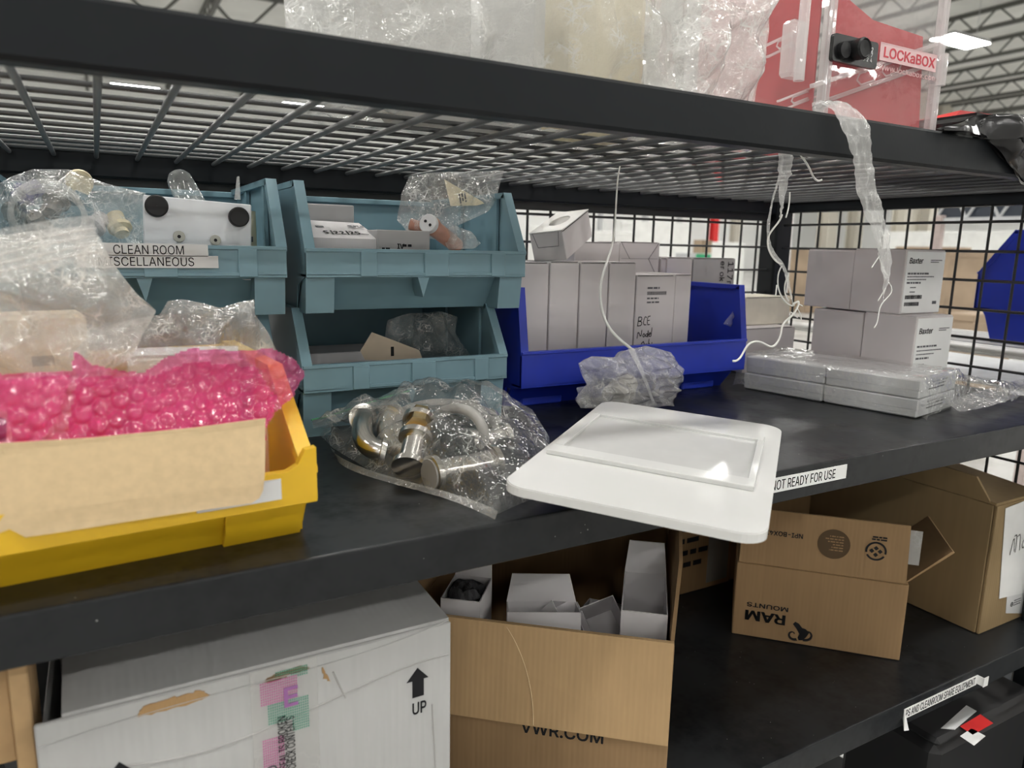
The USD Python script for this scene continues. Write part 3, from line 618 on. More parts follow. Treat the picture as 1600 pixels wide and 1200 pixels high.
wu = at(1467, 484, y=yu0)[0] - XB; hu = at(1407, 391, x=XB)[2] - zu
pump('printed_carton', 'upper front white carton with a printed pump label', XB, yu0, zu, du - .001, hu, wu, 'Baxter')
pump('printed_carton', 'plain upper rear white carton beside the corner post', XB + .002, yu0 + du, zu, du2, hu * .98, wu, None)
xl = XB + .0; yl0 = at(1427, 545, x=xl)[1]; dl = at(1345, 540, x=xl)[1] - yl0
wl = at(1484, 540, y=yl0)[0] - xl
pump('printed_carton', 'lower front white carton with a printed pump label, under the upper one', xl, yl0, .002, dl - .001, zl - .004, wl, 'Baxter')
pump('printed_carton', 'plain lower rear white carton next to the cream cartons', xl + .001, yl0 + dl + .001, .002, .098, zl - .006, wl, None)
a = at(1250, 540, y=.47)
xs0, xs1 = at(1160, 560, y=.44)[0], at(1247, 560, y=.44)[0]
box_thing('small_carton', 'grey shaded small carton beside the blue bin, under the cream carton', (at(1163, 540, y=.46)[0], .46, .002), (.135, .10, zt(1200, 513, .46) - .002), white_box)
box_thing('small_carton', 'cream small carton on top of the grey one beside the corner post', (at(1163, 500, y=.50)[0], .50, zt(1200, 513, .46) + .0015), (.125, .085, zt(1200, 466, .50) - zt(1200, 513, .46)), plain('cream_carton', (.70, .66, .56), rough=.75))

# ------------------------------------------------------------------ white acrylic plate lying across the shelf edge
pl = thing('acrylic_plate', 'white acrylic plate with rounded corners and a raised rectangular frame', 'plate', mat=TM((.482, .032, .030), -50.76, .86, 3.15))
def rrect(w, h, r, n=8):
    p = []
    for cx, cy, a0 in ((w - r, h - r, 0), (-w + r, h - r, 90), (-w + r, -h + r, 180), (w - r, -h + r, 270)):
        p += [(cx + r * math.cos(math.radians(a0 + 90 * k / n)), cy + r * math.sin(math.radians(a0 + 90 * k / n))) for k in range(n + 1)]
    return np.array(p)
b = MB(); R0, R1 = rrect(.107, .175, .022), rrect(.1062, .1742, .0215)
b.prism(R0, -.0080, -.0008, 'z').prism(R1, -.0008, 0, 'z'); put(pl, 'plate_body', b, acrylic)
fr_ = [(-.0985, .091), (.0915, .0985)]
for a, c, e, g in ((-.099, .091, -.077, -.055), (-.099, .091, .084, .099), (-.099, -.089, -.055, .084), (.084, .091, -.055, .084)):
    put(pl, 'frame_strip', MB().box(a, c, e, g, 0, .0048, .0006), acrylic)
put(pl, 'inset_panel', MB().box(-.089, .084, -.055, .084, .0, .0018), plain('inset_panel_white', (.60, .60, .595), rough=.10, var=.02))
solo('cardboard_scrap', MB().hull([at(1042, 826, z=.008) + [0, .05, 0], at(1095, 830, z=.008) + [-.01, .015, 0], at(1030, 818, z=.010) + [-.03, .1, 0], at(1100, 820, z=.010) + [.06, .11, 0], at(1042, 826, z=.011) + [0, .05, 0], at(1100, 820, z=.013) + [.06, .11, 0]]) if True else 0, kraft_raw, 'scrap of brown cardboard under the white acrylic plate', 'cardboard scrap')

# ------------------------------------------------------------------ zip bag of metal fittings
def P3(lst, **k): return np.array([at(a, c, **{**k, **(dict(kk[0]) if kk else {})}) for a, c, *kk in lst])
def film_thing(name, label, cat, mesh, mat, part='bag_film', group=None):
    v, f = mesh.mesh() if isinstance(mesh, MB) else mesh
    o = v.mean(0).copy(); o[2] = v[:, 2].min()
    t = thing(name, label, cat, tuple(o), group=group); put(t, part, (v - o, f), mat, 40); t_o[t.GetPath()] = o
    return t
t_o = {}
def more(t, name, mesh, mat, smooth=False, **k):
    v, f = mesh.mesh() if isinstance(mesh, MB) else mesh
    return put(t, name, (v - t_o[t.GetPath()], f), mat, smooth, **k)
ol = np.array([at(492, 672, z=.001), at(487, 657, y=.29), at(545, 641, y=.312), at(625, 612, y=.316), at(700, 592, y=.30), at(765, 600, y=.285), at(832, 640, y=.25), at(858, 682, z=.012), at(862, 720, z=.004), at(858, 768, z=.0015), at(776, 804, z=.0015), at(690, 770, z=.0015), at(590, 742, z=.0015), at(520, 700, z=.0015)])
zb_ = film_thing('zip_bag', 'clear zip bag of metal pipe fittings lying beside the white acrylic plate', 'plastic bag', film(ol, .030, amp=.0065, nr=44, nt=190, seed=3, scale=.032, both=False, power=3.0, center=at(680, 690, y=.17), rim=.03), clear)
zp = np.array([at(487, 656, y=.287), at(545, 640, y=.308), at(600, 622, y=.312), at(640, 611, y=.314)])
more(zb_, 'zip_strip', MB().tube(smooth_path(zp, 20), .0011, 6), green_zip, True, label='green zip line')
more(zb_, 'zip_band', ribbon(zp + [0, -.003, -.004], [.010, .010], (0, .2, 1), n=40, amp=.0006), clear_thin, True)
more(zb_, 'hem', ribbon([at(520, 701, z=.003), at(590, 744, z=.003), at(690, 772, z=.003), at(776, 806, z=.003)], [.006, .007, .007, .008], (0, 1, .25), n=60, amp=.0006, nw=5), hazy, True)
def fitting(label, build, mat=zinc, ring=True):
    t = thing('pipe_fitting', label, 'pipe fitting'); build(t); return t
def straight(t, p, q, r, rings=(0.02, .98), mat=zinc, inner=True):
    p, q = np.asarray(p), np.asarray(q); L = np.linalg.norm(q - p); d = (q - p) / L
    put(t, 'tube', MB().tube([p, p + d * L], r, 20), mat, 40)
    for k in rings:
        c = p + d * L * k; put(t, 'flange', MB().tube([c - d * .004, c - d * .003, c + d * .003, c + d * .004], [r * 1.1, r * 1.45, r * 1.45, r * 1.1], 22), zinc, 30)
fitting('chrome straight fitting standing toward the bag\'s upper seam', lambda t: (straight(t, at(638, 732, z=.016), at(655, 655, z=.052), .0115, (.05, .62, .98)), put(t, 'nut', MB().tube([at(652, 668, z=.049), at(657, 648, z=.055)], .0125, 6), brass)))
fitting('chrome straight fitting lying near the bag\'s front corner', lambda t: (straight(t, at(674, 741, z=.0145), at(772, 722, z=.0145), .0125, (.03, .97)), put(t, 'end_cap', MB().tube([at(670, 742, z=.0145), at(680, 740, z=.0145)], .015, 20), hose, 30)))
def elbow(t, pts, r, mat=zinc):
    p = smooth_path(pts, 26); put(t, 'elbow', MB().tube(p, r, 18), mat, 40)
    for a, c in ((p[0], p[1]), (p[-1], p[-2])):
        d = (a - c) / np.linalg.norm(a - c); put(t, 'flange', MB().tube([a - d * .005, a - d * .004, a + d * .001, a + d * .002], [r, r * 1.4, r * 1.4, r], 22), zinc, 30)
fitting('chrome elbow fitting at the left end of the zip bag', lambda t: elbow(t, [at(566, 652, z=.040), at(566, 674, z=.034), at(574, 694, z=.025), at(600, 706, z=.018)], .011))
fitting('chrome elbow fitting in the middle of the zip bag', lambda t: elbow(t, [at(612, 650, z=.042), at(604, 672, z=.032), at(614, 696, z=.020), at(634, 706, z=.016)], .010))
c = at(700, 668, z=.030)
fitting('grey braided hose looped behind the chrome fittings', lambda t: elbow(t, [c + .058 * np.array([math.cos(a), .75 * math.sin(a), .25 * math.sin(a) + .05]) for a in np.linspace(-1.1, 4.0, 14)], .0065, hose))
fitting('thin grey hose arching across the middle of the zip bag', lambda t: elbow(t, [at(655, 690, z=.02), at(700, 640, z=.055), at(750, 660, z=.05), at(755, 700, z=.022)], .0055, hose))
fitting('short chrome stub at the right of the zip bag', lambda t: straight(t, at(735, 690, z=.020), at(790, 680, z=.022), .010))
fitting('short chrome stub leaning at the back of the zip bag', lambda t: straight(t, at(765, 655, z=.022), at(735, 640, z=.040), .009))

# ------------------------------------------------------------------ hanging bubble wrapped bundle and its string
hy = .285
ol = P3([(903, 567), (925, 557), (965, 558), (985, 544), (1010, 540), (1048, 550), (1068, 578), (1060, 608), (1048, 634), (1000, 640), (945, 640), (907, 637), (900, 622), (915, 600)], y=hy)
hb = film_thing('wrapped_bundle', 'bubble wrapped fitting tied with a white string in front of the blue bin', 'wrapped bundle', film(ol, .038, amp=.007, nr=40, nt=150, seed=9, scale=.014, both=True, power=2.2), bubble_clear)
cb = at(985, 603, y=hy)
put(thing('bundle_core', 'pale ringed fitting inside the bubble wrapped bundle', 'pipe fitting', mat=TM(cb + [-.028, .0, -.016], 30, 0, 75)), 'core', MB().lathe([(.0001, 0), (.018, 0), (.020, .006), (.016, .008), (.016, .022), (.020, .024), (.020, .032), (.014, .036), (.014, .055), (.0001, .055)], 28), plain('core_grey', (.62, .60, .55), rough=.35), 30)
st = smooth_path([at(968, 279, y=hy) * [1, 1, 0] + [0, 0, .3345], at(962, 330, y=hy), at(957, 380, y=hy), at(943, 425, y=hy - .02), at(938, 465, y=hy - .035), at(948, 505, y=hy - .04), at(970, 532, y=hy - .04), at(988, 547, y=hy - .030)], 60)
t = thing('white_string', 'white string running from the wire deck down to the wrapped bundle', 'string'); put(t, 'cord', MB().tube(st, np.linspace(.0010, .0021, 60), 7), thread, True)
put(t, 'tail', ribbon([at(985, 545, y=hy - .035), at(1000, 575, y=hy - .046), at(1012, 605, y=hy - .044), at(1022, 632, y=hy - .040)], [.010, .006, .004, .004], (1, 0, 0), n=30, amp=.001), strap_film, True)

# ------------------------------------------------------------------ silver cartons in a zip bag
rz_ = 11.3; A0 = np.array([.990, .086, .0008]); ux = np.array([math.cos(math.radians(rz_)), math.sin(math.radians(rz_)), 0]); uy = np.array([-ux[1], ux[0], 0])
for lab, k, z, dx in (('front lower silver carton in the flat zip bag', 0, 0, 0), ('front upper silver carton in the flat zip bag', 0, 1, .001), ('rear lower silver carton in the flat zip bag', 1, 0, -.001), ('rear upper silver carton in the flat zip bag', 1, 1, .002)):
    o = A0 + uy * (.1385 * k) + ux * dx + np.array([0, 0, .0275 * z])
    t = box_thing('silver_carton', lab, tuple(o), (.135, .136, .0262), silver_box, rz=rz_, seam=None, bev=.002)
    put(t, 'lid', MB().box(-.0006, .1356, -.0006, .1366, .0105, .0265, .0016), silver_box)
    if k == 0: put(t, 'print', lines_of_print(frame((.03, -.0004, .022), (1, 0, 0), (0, 0, 1)), .07, 3, .0022, .0045, 50 + z), ink)
sec = np.array([(-.0060, .006), (-.0052, .020), (-.0040, .040), (-.0015, .0555), (.004, .0580), (.030, .0590), (.068, .0582), (.070, .0578), (.105, .0595), (.134, .0585), (.141, .054), (.152, .049), (.175, .041), (.205, .033), (.240, .027), (.290, .022)])
def drape(nu=150, nv=120, seed=21):
    L_ = np.r_[0, np.cumsum(np.linalg.norm(np.diff(sec, axis=0), axis=1))]; s_ = np.linspace(0, L_[-1], nu)
    u_, h_ = np.interp(s_, L_, sec[:, 0]), np.interp(s_, L_, sec[:, 1]); V = np.linspace(-.016, .292, nv)
    end = np.clip((V + .016) / .012, 0, 1) ** .6 * np.clip((.292 - V) / .012, 0, 1) ** .6
    U_ = np.repeat(u_[:, None], nv, 1); Vm = np.repeat(V[None], nu, 0)
    Z_ = h_[:, None] * (.12 + .88 * end[None]) ; tail = np.clip((U_ - .15) / .06, 0, 1)
    Vm = Vm * (1 - .15 * tail) - .035 * tail
    q = A0 + ux * U_[..., None] + uy * Vm[..., None]; q[..., 2] = Z_ + .0012
    f_ = q.reshape(-1, 3); c_ = creases(f_, .045, seed).reshape(nu, nv) + .5 * (facets(f_, .03, seed).reshape(nu, nv) - .5)
    q[..., 2] += (.0012 + .006 * tail) * np.abs(c_); q -= ux * (.0012 * np.abs(c_) * (U_ < 0))[..., None]
    i, j = np.meshgrid(np.arange(nu - 1), np.arange(nv - 1), indexing='ij'); i, j = i.ravel(), j.ravel()
    return q.reshape(-1, 3), np.stack([i * nv + j, (i + 1) * nv + j, (i + 1) * nv + j + 1, i * nv + j + 1], 1)
fb = film_thing('zip_bag', 'flat clear zip bag spread over four silver cartons', 'plastic bag', drape(), clear_thin)
zs = [at(1484, 634, z=.012), at(1515, 629, z=.014), at(1560, 616, z=.018), at(1625, 600, z=.022)]
more(fb, 'zip_band', ribbon(zs, [.034, .036], uy + np.array([0, 0, .35]), n=50, amp=.0012, nw=9), hazy, True)
for k in (-.006, 0, .005): more(fb, 'zip_line', MB().tube(smooth_path([p + uy * k + [0, 0, .0015] for p in zs], 24), .0006, 6), clear, True)

# ------------------------------------------------------------------ contents of the teal bins
yA = YT + .022
a, c = at(221, 340, y=yA), at(390, 340, y=yA); zlo, zhi = at(300, 386, y=yA)[2] - .01, at(300, 307, y=yA)[2]
t = thing('mount_plate', 'white plate with two black rubber feet and two screws in the left teal bin', 'plate', (a[0], yA, zlo), 0, -3, 3.0)
w = c[0] - a[0]; put(t, 'panel', MB().box(0, w, 0, .012, -.02, zhi - zlo, .001), plain('cool_white_panel', (.70, .72, .75), rough=.35, var=.02))
for px, py, r, nm, m in ((240, 322, .0112, 'rubber_foot', black_rubber), (369, 333, .0106, 'rubber_foot', black_rubber), (278, 368, .006, 'screw', plain('screw_steel', (.42, .42, .38), rough=.4, metal=.6)), (335, 371, .0057, 'screw', '/World/Looks/screw_steel')):
    q = at(px, py, y=yA) - np.array([a[0], yA, zlo]); T = frame((q[0], 0, q[2] + .0007), (1, 0, 0), (0, 0, 1)); h = .008 if nm == 'rubber_foot' else .0012
    sp_ = put(t, nm, MB().lathe([(.0001, -.0005), (r, -.0005), (r, h * .8), (r * .88, h), (.0001, h)], 28, T), m, 30)
    if nm == 'screw': put(sp_, 'socket', MB().lathe([(.0001, 0), (r * .32, 0), (r * .32, .0005), (.0001, .0005)], 6, T @ TM((0, 0, h))), ink)
card_y = plain('aged_card', (.72, .64, .45), rough=.7)
a = at(388, 352, y=.37)
t = thing('tag_card', 'yellowed card with a mark, right of the white mount plate', 'card', (a[0], .375, ZC + .03), 62); put(t, 'card', MB().box(0, .03, 0, .002, 0, .085), card_y); put(t, 'mark', MB().box(.006, .016, -.0003, 0, .050, .056), grey_ink)
solo('plastic_shard', MB().hull([at(370, 276, y=.40), at(374, 275, y=.40), at(366, 312, y=.40), at(376, 312, y=.40), at(370, 276, y=.402), at(376, 312, y=.402)]), hazy, 'thin clear plastic shard sticking up behind the mount plate', 'plastic strip')
p, q = at(305, 330, y=.42), at(276, 272, y=.45)
t = thing('clear_tube', 'clear plastic tube leaning behind the white mount plate', 'tube'); put(t, 'tube', MB().tube([p, p + (q - p) * .85, p + (q - p) * .96, q], [.016, .014, .011, .006], 20), clear_thin, True)
ol = P3([(-90, 310), (-30, 300), (5, 282), (22, 274), (52, 264), (108, 266), (165, 287), (228, 302), (226, 385), (190, 392), (150, 390), (110, 392), (60, 385), (10, 372), (-60, 368)], y=.40)
lb = film_thing('clear_bag', 'crumpled clear bag of parts heaped in the upper left teal bin', 'plastic bag', film(ol, .050, amp=.009, nr=40, nt=170, seed=33, scale=.022, both=True, power=2.0), film_mat('clear_film_crumpled', haze=.14, rough=.13, bump=1.0, bscale=95, gain=2.6, crease=.9))
g = np.random.default_rng(5)
for k, (px, py, m, r, lab) in enumerate([(45, 300, plain('violet_cap', (.16, .15, .38), rough=.35), .012, 'violet cap inside the left crumpled bag'), (125, 287, cream, .013, 'cream fitting inside the left crumpled bag'), (120, 308, teal, .010, 'teal cap inside the left crumpled bag'), (85, 320, hose, .013, 'grey fitting inside the left crumpled bag'), (185, 350, cream, .012, 'cream fitting beside the white mount plate'), (30, 335, zinc, .012, 'metal fitting at the far left of the crumpled bag'), (60, 350, hose, .012, 'low grey fitting in the left crumpled bag'), (150, 350, white_card, .012, 'white fitting low in the left crumpled bag')]):
    q = at(px, py, y=.40); t = thing('small_fitting', lab, 'pipe fitting', mat=TM(q, g.uniform(0, 360), g.uniform(40, 140), 0))
    put(t, 'barrel', MB().lathe([(.0001, -r), (r * .7, -r), (r * .7, r * .2), (r, r * .25), (r, r * .6), (r * .6, r * .8), (r * .6, r * 1.2), (.0001, r * 1.2)], 20), m, 30)
t = thing('coiled_hose', 'coiled clear hose inside the left crumpled bag', 'hose'); c = at(75, 330, y=.385)
put(t, 'coil', MB().tube(smooth_path([c + np.array([.030 * math.cos(a) * (1 + .05 * a / 6), .006 * a / 6 - .01, .030 * math.sin(a) - .004 * a / 6]) @ np.eye(3) for a in np.linspace(.4, 15, 60)], 160), .0028, 8), hazy, True)
# right upper bin
yC = YT + .03
def quad_box(name, label, px, y, d, mat, cat='box', rx=0, seam=None):
    a, c = at(px[0], px[3], y=y), at(px[2], px[1], y=y)
    return box_thing(name, label, (a[0], y, a[2]), (c[0] - a[0], d, c[2] - a[2]), mat, rx=rx, seam=seam, cat=cat), c[0] - a[0], c[2] - a[2]
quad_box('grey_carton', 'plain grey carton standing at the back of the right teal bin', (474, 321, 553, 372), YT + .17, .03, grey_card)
a = at(486, 384, y=yC); wN = at(594, 384, y=yC)[0] - a[0]
t = thing('white_carton', 'white carton dated in handwriting inside the right teal bin', 'box', (a[0], yC, a[2] - .004), 0, 0)
hN = at(486, 371, y=yC)[2] - a[2] + .004
put(t, 'body', MB().hull([(0, 0, 0), (wN, 0, 0), (0, 0, hN), (wN, 0, hN * .98), (0, .07, 0), (wN, .07, 0), (-.001, .07, hN + .022), (wN - .004, .07, hN + .020)]), white_card)
u, v = np.array([1, 0, 0.0]), np.array([0, .07, .022]); T = frame((wN * .10, .006, hN + .0025), u, v)
digits = {'5': [[(.9, 2), (.2, 2), (.15, 1.2), (.8, 1.1), (.85, .3), (.1, 0)]], '/': [[(.4, -.3), (.5, 2.3)]], '2': [[(.1, 1.7), (.6, 2), (.8, 1.4), (.1, 0), (1, .1)]], '-': [[(0, .3), (1.4, .1)]]}
hw = []; x = 0
for ch, wch in (('5', 1.3), ('/', .9), ('2', 1.3), ('2', 1.2), ('/', .9), ('2', 1.3), ('5', 1.2), ('-', 1)): hw += off(digits[ch], x, 0); x += wch
put(t, 'handwriting', strokes(hw, T @ TM((.012, .008, 0)), r=.0011, s=.0056), ink)
put(t, 'print', MB().add(lines_of_print(T @ TM((.008, .040, 0)), wN * .2, 1, .006, .005, 3).mesh()).add(lines_of_print(T @ TM((.05, .045, 0)), wN * .26, 2, .0025, .005, 9).mesh()), grey_ink)
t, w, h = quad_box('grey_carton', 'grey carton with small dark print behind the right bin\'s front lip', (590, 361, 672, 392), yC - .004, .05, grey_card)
put(t, 'print', MB().add(text('IV', .006, frame((w * .36, -.0002, .003), (1, 0, 0), (0, 0, 1)), bold=True).mesh()).add(lines_of_print(frame((w * .46, -.0002, .0085), (1, 0, 0), (0, 0, 1)), w * .3, 1, .003, .005, 3).mesh()).add(lines_of_print(frame((w * .08, -.0002, .004), (1, 0, 0), (0, 0, 1)), w * .25, 1, .002, .005, 3).mesh()), ink)
solo('paper_sheet', MB().box(at(675, 385, y=yC)[0], at(790, 388, y=yC)[0], yC, yC + .06, ZC + .068, ZC + .072, .0005), paper, 'white folded sheet lying behind the right bin\'s front lip', 'sheet')
yV = yC + .035
ol = P3([(622, 345), (627, 302), (640, 276), (680, 270), (730, 268), (786, 267), (776, 312), (764, 331), (716, 352), (708, 384), (668, 372), (636, 362)], y=yV)
vb = film_thing('clear_bag', 'clear bag with a valve and a cream tag in the upper right teal bin', 'plastic bag', film(ol, .020, amp=.006, nr=36, nt=150, seed=44, scale=.026, both=True, power=2.2), clear)
t = thing('tag_card', 'cream folded tag inside the bag with the valve', 'card'); put(t, 'card', MB().hull(list(P3([(694, 280), (752, 314), (757, 318), (745, 321), (704, 322)], y=yV + .004)) + list(P3([(694, 280), (752, 314), (757, 318), (745, 321), (704, 322)], y=yV + .006))), card_y)
q = at(727, 301, y=yV + .003); put(t, 'print', lines_of_print(frame(q, (.2, 0, -1), (1, 0, .2)), .018, 3, .0022, .004, 12), grey_ink)
p, q = at(669, 349, y=yV - .03), at(712, 383, y=yV + .03)
t = thing('valve', 'copper tinted valve body with a white two hole end', 'pipe fitting'); d = (q - p) / np.linalg.norm(q - p)
put(t, 'body', MB().tube([p + d * .004, p + d * .012, p + d * .02, q], [.0105, .0125, .0105, .0105], 22), pinkish, 40)
T = frame(p, np.cross(d, [0, 0, 1.0]), [0, 0, 1.0]); T[:3, 2] = -d; T[:3, 0] = np.cross(T[:3, 1] - d * (T[:3, 1] @ d), -d); T[:3, 0] /= np.linalg.norm(T[:3, 0]); T[:3, 1] = np.cross(-d, T[:3, 0])
put(t, 'end_cap', MB().lathe([(.0001, -.006), (.0118, -.006), (.0122, 0), (.011, .001), (.0001, .001)], 26, T), plain('valve_cap', (.62, .62, .63), rough=.4), 30)
for s_ in (-.0035, .0035): put(t, 'port', MB().lathe([(.0001, .0012), (.0019, .0012), (.0019, .0017), (.0001, .0017)], 14, T @ TM((s_, -s_ * .7, 0))), ink)
put(t, 'side_port', MB().tube([at(640, 350, y=yV), at(662, 357, y=yV - .008)], .0075, 16), pinkish, 40)
ol = P3([(690, 362), (710, 352), (735, 362), (752, 380), (740, 388), (700, 390)], y=yC + .03)
film_thing('clear_bag', 'small loose end of clear film beside the valve', 'plastic bag', film(ol, .008, amp=.004, nr=16, nt=60, seed=3, scale=.015, both=False), hazy, 'film_end')
# lower bin of the right stack
yD = YT + .045
a, c = at(565, 552, y=yD), at(660, 556, y=yD)
t = thing('brown_card', 'bent pale card leaning in the lower right teal bin', 'card'); put(t, 'card', MB().hull(list(P3([(563, 548), (581, 519), (655, 547), (662, 566), (570, 562)], y=yD)) + list(P3([(563, 548), (581, 519), (655, 547), (662, 566), (570, 562)], y=yD + .0015))), plain('dull_card', (.55, .46, .36), rough=.8)); put(t, 'mark', MB().box(*(lambda q: (q[0] - .002, q[0] + .002, yD - .0006, yD - .0001, q[2] - .006, q[2] + .006))(at(613, 549, y=yD))), ink)
quad_box('white_carton', 'flat pale carton lying at the back of the lower right teal bin', (466, 545, 640, 572), YT + .15, .08, white_card)
ol = P3([(600, 535), (606, 500), (640, 490), (690, 487), (715, 495), (712, 520), (735, 556), (690, 562), (640, 560)], y=yD + .04)
film_thing('clear_bag', 'dim clear bag slumped in the lower right teal bin', 'plastic bag', film(ol, .022, amp=.006, nr=30, nt=120, seed=55, scale=.024), clear)
ol = P3([(1130, 506), (1140, 492), (1152, 478), (1157, 486), (1150, 505), (1142, 511)], y=YB + .03)
film_thing('film_scrap', 'scrap of clear tape stuck to the blue bin\'s right wall', 'tape', film(ol, .003, amp=.002, nr=10, nt=40, seed=5, scale=.01, both=False), hazy, 'scrap')

# ------------------------------------------------------------------ yellow bin: card, bubble wrap and bags
Ycy = .006
cp = [(-60, 705), (0, 697), (150, 688), (300, 674), (418, 657), (414, 740), (411, 766), (405, 778), (392, 786), (300, 800), (150, 822), (40, 838), (15, 826), (0, 832), (-60, 845)]
cv = P3(cp, y=Ycy); n = len(cv)
front = [(p[0], p[1] - .0, p[2]) for p in cv]
gx = np.arange(cv[:, 0].min(), cv[:, 0].max() + .002, .004); gz = np.arange(cv[:, 2].min(), cv[:, 2].max() + .002, .003)
ct = trimesh.creation.extrude_polygon(__import__('shapely').Polygon(cv[:, [0, 2]]), .0016, engine='earcut')
ct = trimesh.Trimesh(*trimesh.remesh.subdivide_to_size(ct.vertices, ct.faces, .008))
v = np.array(ct.vertices); v = np.stack([v[:, 0], Ycy + v[:, 2] + .012 * np.clip((v[:, 1] - .06) / .04, 0, 1) ** 1.2 * .6 - .004 * np.clip((.055 - v[:, 1]) / .02, 0, 1) ** 2 + .0012 * np.sin(v[:, 0] * 40), v[:, 1]], 1)
solo('kraft_card', (v, np.array(ct.faces)), kraft_pale, 'pale kraft card propped across the front of the yellow bin', 'card')
t = thing('kraft_card', 'thin white edged card standing in the yellow bin behind the kraft card', 'card', tuple(at(421, 735, y=.062) * [1, 1, 0] + [0, 0, .006]), yr - 10); put(t, 'card', MB().box(-.05, 0, 0, .0016, 0, .088), kraft_pale)
solo('packing_fold', MB().hull([at(-40, 640, y=.06), at(10, 655, y=.06), at(10, 690, y=.06), at(-40, 690, y=.06), at(-40, 640, y=.062), at(10, 690, y=.062)]), black_rubber, 'dark fold of packing at the far left of the yellow bin', 'packing')
from shapely import Polygon, contains_xy
def bubbles(pxs, y_of, step, pitch, hgt, seed, amp=.004, rot_=0.3):
    """bubble wrap: a sheet in x and z at depth y_of(x, z) with raised cells"""
    pg = np.array([at(a, c, y=yy) for a, c, yy in pxs]); P_ = Polygon(pg[:, [0, 2]]).buffer(0)
    x = np.arange(pg[:, 0].min(), pg[:, 0].max() + step, step); z = np.arange(pg[:, 2].min(), pg[:, 2].max() + step, step)
    X, Z = np.meshgrid(x, z, indexing='ij'); U, V = X * math.cos(rot_) + Z * math.sin(rot_), Z * math.cos(rot_) - X * math.sin(rot_)
    row = np.round(V / (pitch * .866)); uu = U / pitch - .5 * (row % 2); d = np.hypot((uu - np.round(uu)) * pitch, V - row * pitch * .866) / (pitch * .46)
    bump = np.sqrt(np.clip(1 - d ** 3.2, 0, 1)) * hgt
    q = np.stack([X, Z, 0 * X], -1)
    Y = y_of(X, Z) - bump + amp * (ridged(q / .035, seed) - .5) * 2 + amp * creases(q.reshape(-1, 3), .045, seed).reshape(X.shape) + amp * .7 * (facets(q.reshape(-1, 3), .03, seed).reshape(X.shape) - .5)
    v = np.stack([X, Y, Z], -1).reshape(-1, 3); nz = len(z)
    i, j = np.meshgrid(np.arange(len(x) - 1), np.arange(nz - 1), indexing='ij'); i, j = i.ravel(), j.ravel()
    ok = contains_xy(P_, (x[i] + step / 2), (z[j] + step / 2)); i, j = i[ok], j[ok]
    f = np.stack([i * nz + j, (i + 1) * nz + j, (i + 1) * nz + j + 1, i * nz + j + 1], 1)
    keep, new = np.unique(f, return_inverse=True)
    return v[keep], new.reshape(f.shape)
yo = lambda X, Z: .030 + .55 * np.clip(Z - .095, 0, 1) + .02 * np.sin(X * 22) * np.clip((Z - .1) * 12, 0, 1) + .05 * np.clip((X - .11) / .05, 0, 1) ** 2
pw = [(-60, 596, .05), (0, 583, .05), (60, 581, .05), (112, 578, .05), (117, 545, .06), (145, 566, .06), (190, 580, .05), (225, 584, .05), (262, 560, .06), (300, 549, .06), (380, 549, .065), (425, 544, .065), (452, 556, .075), (469, 578, .075), (452, 612, .06), (424, 640, .05), (418, 668, .03), (415, 700, .03), (200, 716, .03), (25, 735, .03), (8, 650, .03), (-60, 640, .03)]
v, f = bubbles(pw, yo, .00125, .0118, .0036, 7)
bw = thing('bubble_wrap', 'pink bubble wrap bunched over the front of the yellow bin', 'bubble wrap'); put(bw, 'sheet', (v, f), bubble_pink, True)
pw2 = [(-60, 600, .06), (0, 585, .06), (110, 580, .06), (95, 640, .05), (60, 690, .04), (20, 720, .03), (-60, 730, .03)]
v, f = bubbles(pw2, lambda X, Z: yo(X, Z) - .006, .0016, .0118, .003, 9, rot_=.7); put(bw, 'fold', (v, f), bubble_pink, True)
pw3 = [(120, 590, .06), (240, 590, .06), (300, 570, .06), (400, 575, .06), (430, 620, .06), (400, 680, .05), (200, 700, .05), (100, 700, .05)]
v, f = bubbles(pw3, lambda X, Z: yo(X, Z) + .010, .002, .0118, .003, 19, rot_=.1); put(bw, 'inner_layer', (v, f), bubble_pink, True)
ol = P3([(-80, 385), (0, 368), (70, 358), (140, 353), (158, 372), (172, 398), (190, 425), (215, 462), (244, 488), (225, 520), (205, 560), (150, 590), (95, 600), (0, 610), (-80, 610)], y=.13)
zb1 = film_thing('zip_bag', 'large hazy zip bag standing in the yellow bin, left of the bubble wrapped heap', 'plastic bag', film(ol, .035, amp=.0085, nr=44, nt=190, seed=61, scale=.028, both=True, power=2.4), hazy)
zs = [at(-60, 412, y=.085), at(20, 395, y=.088), at(90, 380, y=.092), at(150, 370, y=.108)]
more(zb1, 'zip_band', ribbon([p - [0, .004, 0] for p in zs], [.034, .030], (0, 0, 1), n=50, amp=.0012, nw=9), hazy, True)
for k in (-.010, -.005, .001, .006): more(zb1, 'zip_line', MB().tube(smooth_path([p + [0, -.006, k] for p in zs], 24), .0012, 6), hazy, True)
ol = P3([(110, 600), (120, 545), (150, 512), (200, 500), (250, 492), (262, 470), (285, 467), (320, 474), (345, 482), (372, 473), (398, 468), (398, 492), (420, 520), (434, 548), (425, 585), (350, 600), (220, 610)], y=.15)
film_thing('clear_bag', 'clear crumpled bag rising behind the pink bubble wrap', 'plastic bag', film(ol, .034, amp=.0085, nr=44, nt=190, seed=71, scale=.026, both=True, power=2.2), film_mat('clear_film_hazier', haze=.18, rough=.13, bump=1.0, bscale=72, gain=2.6, crease=.85))
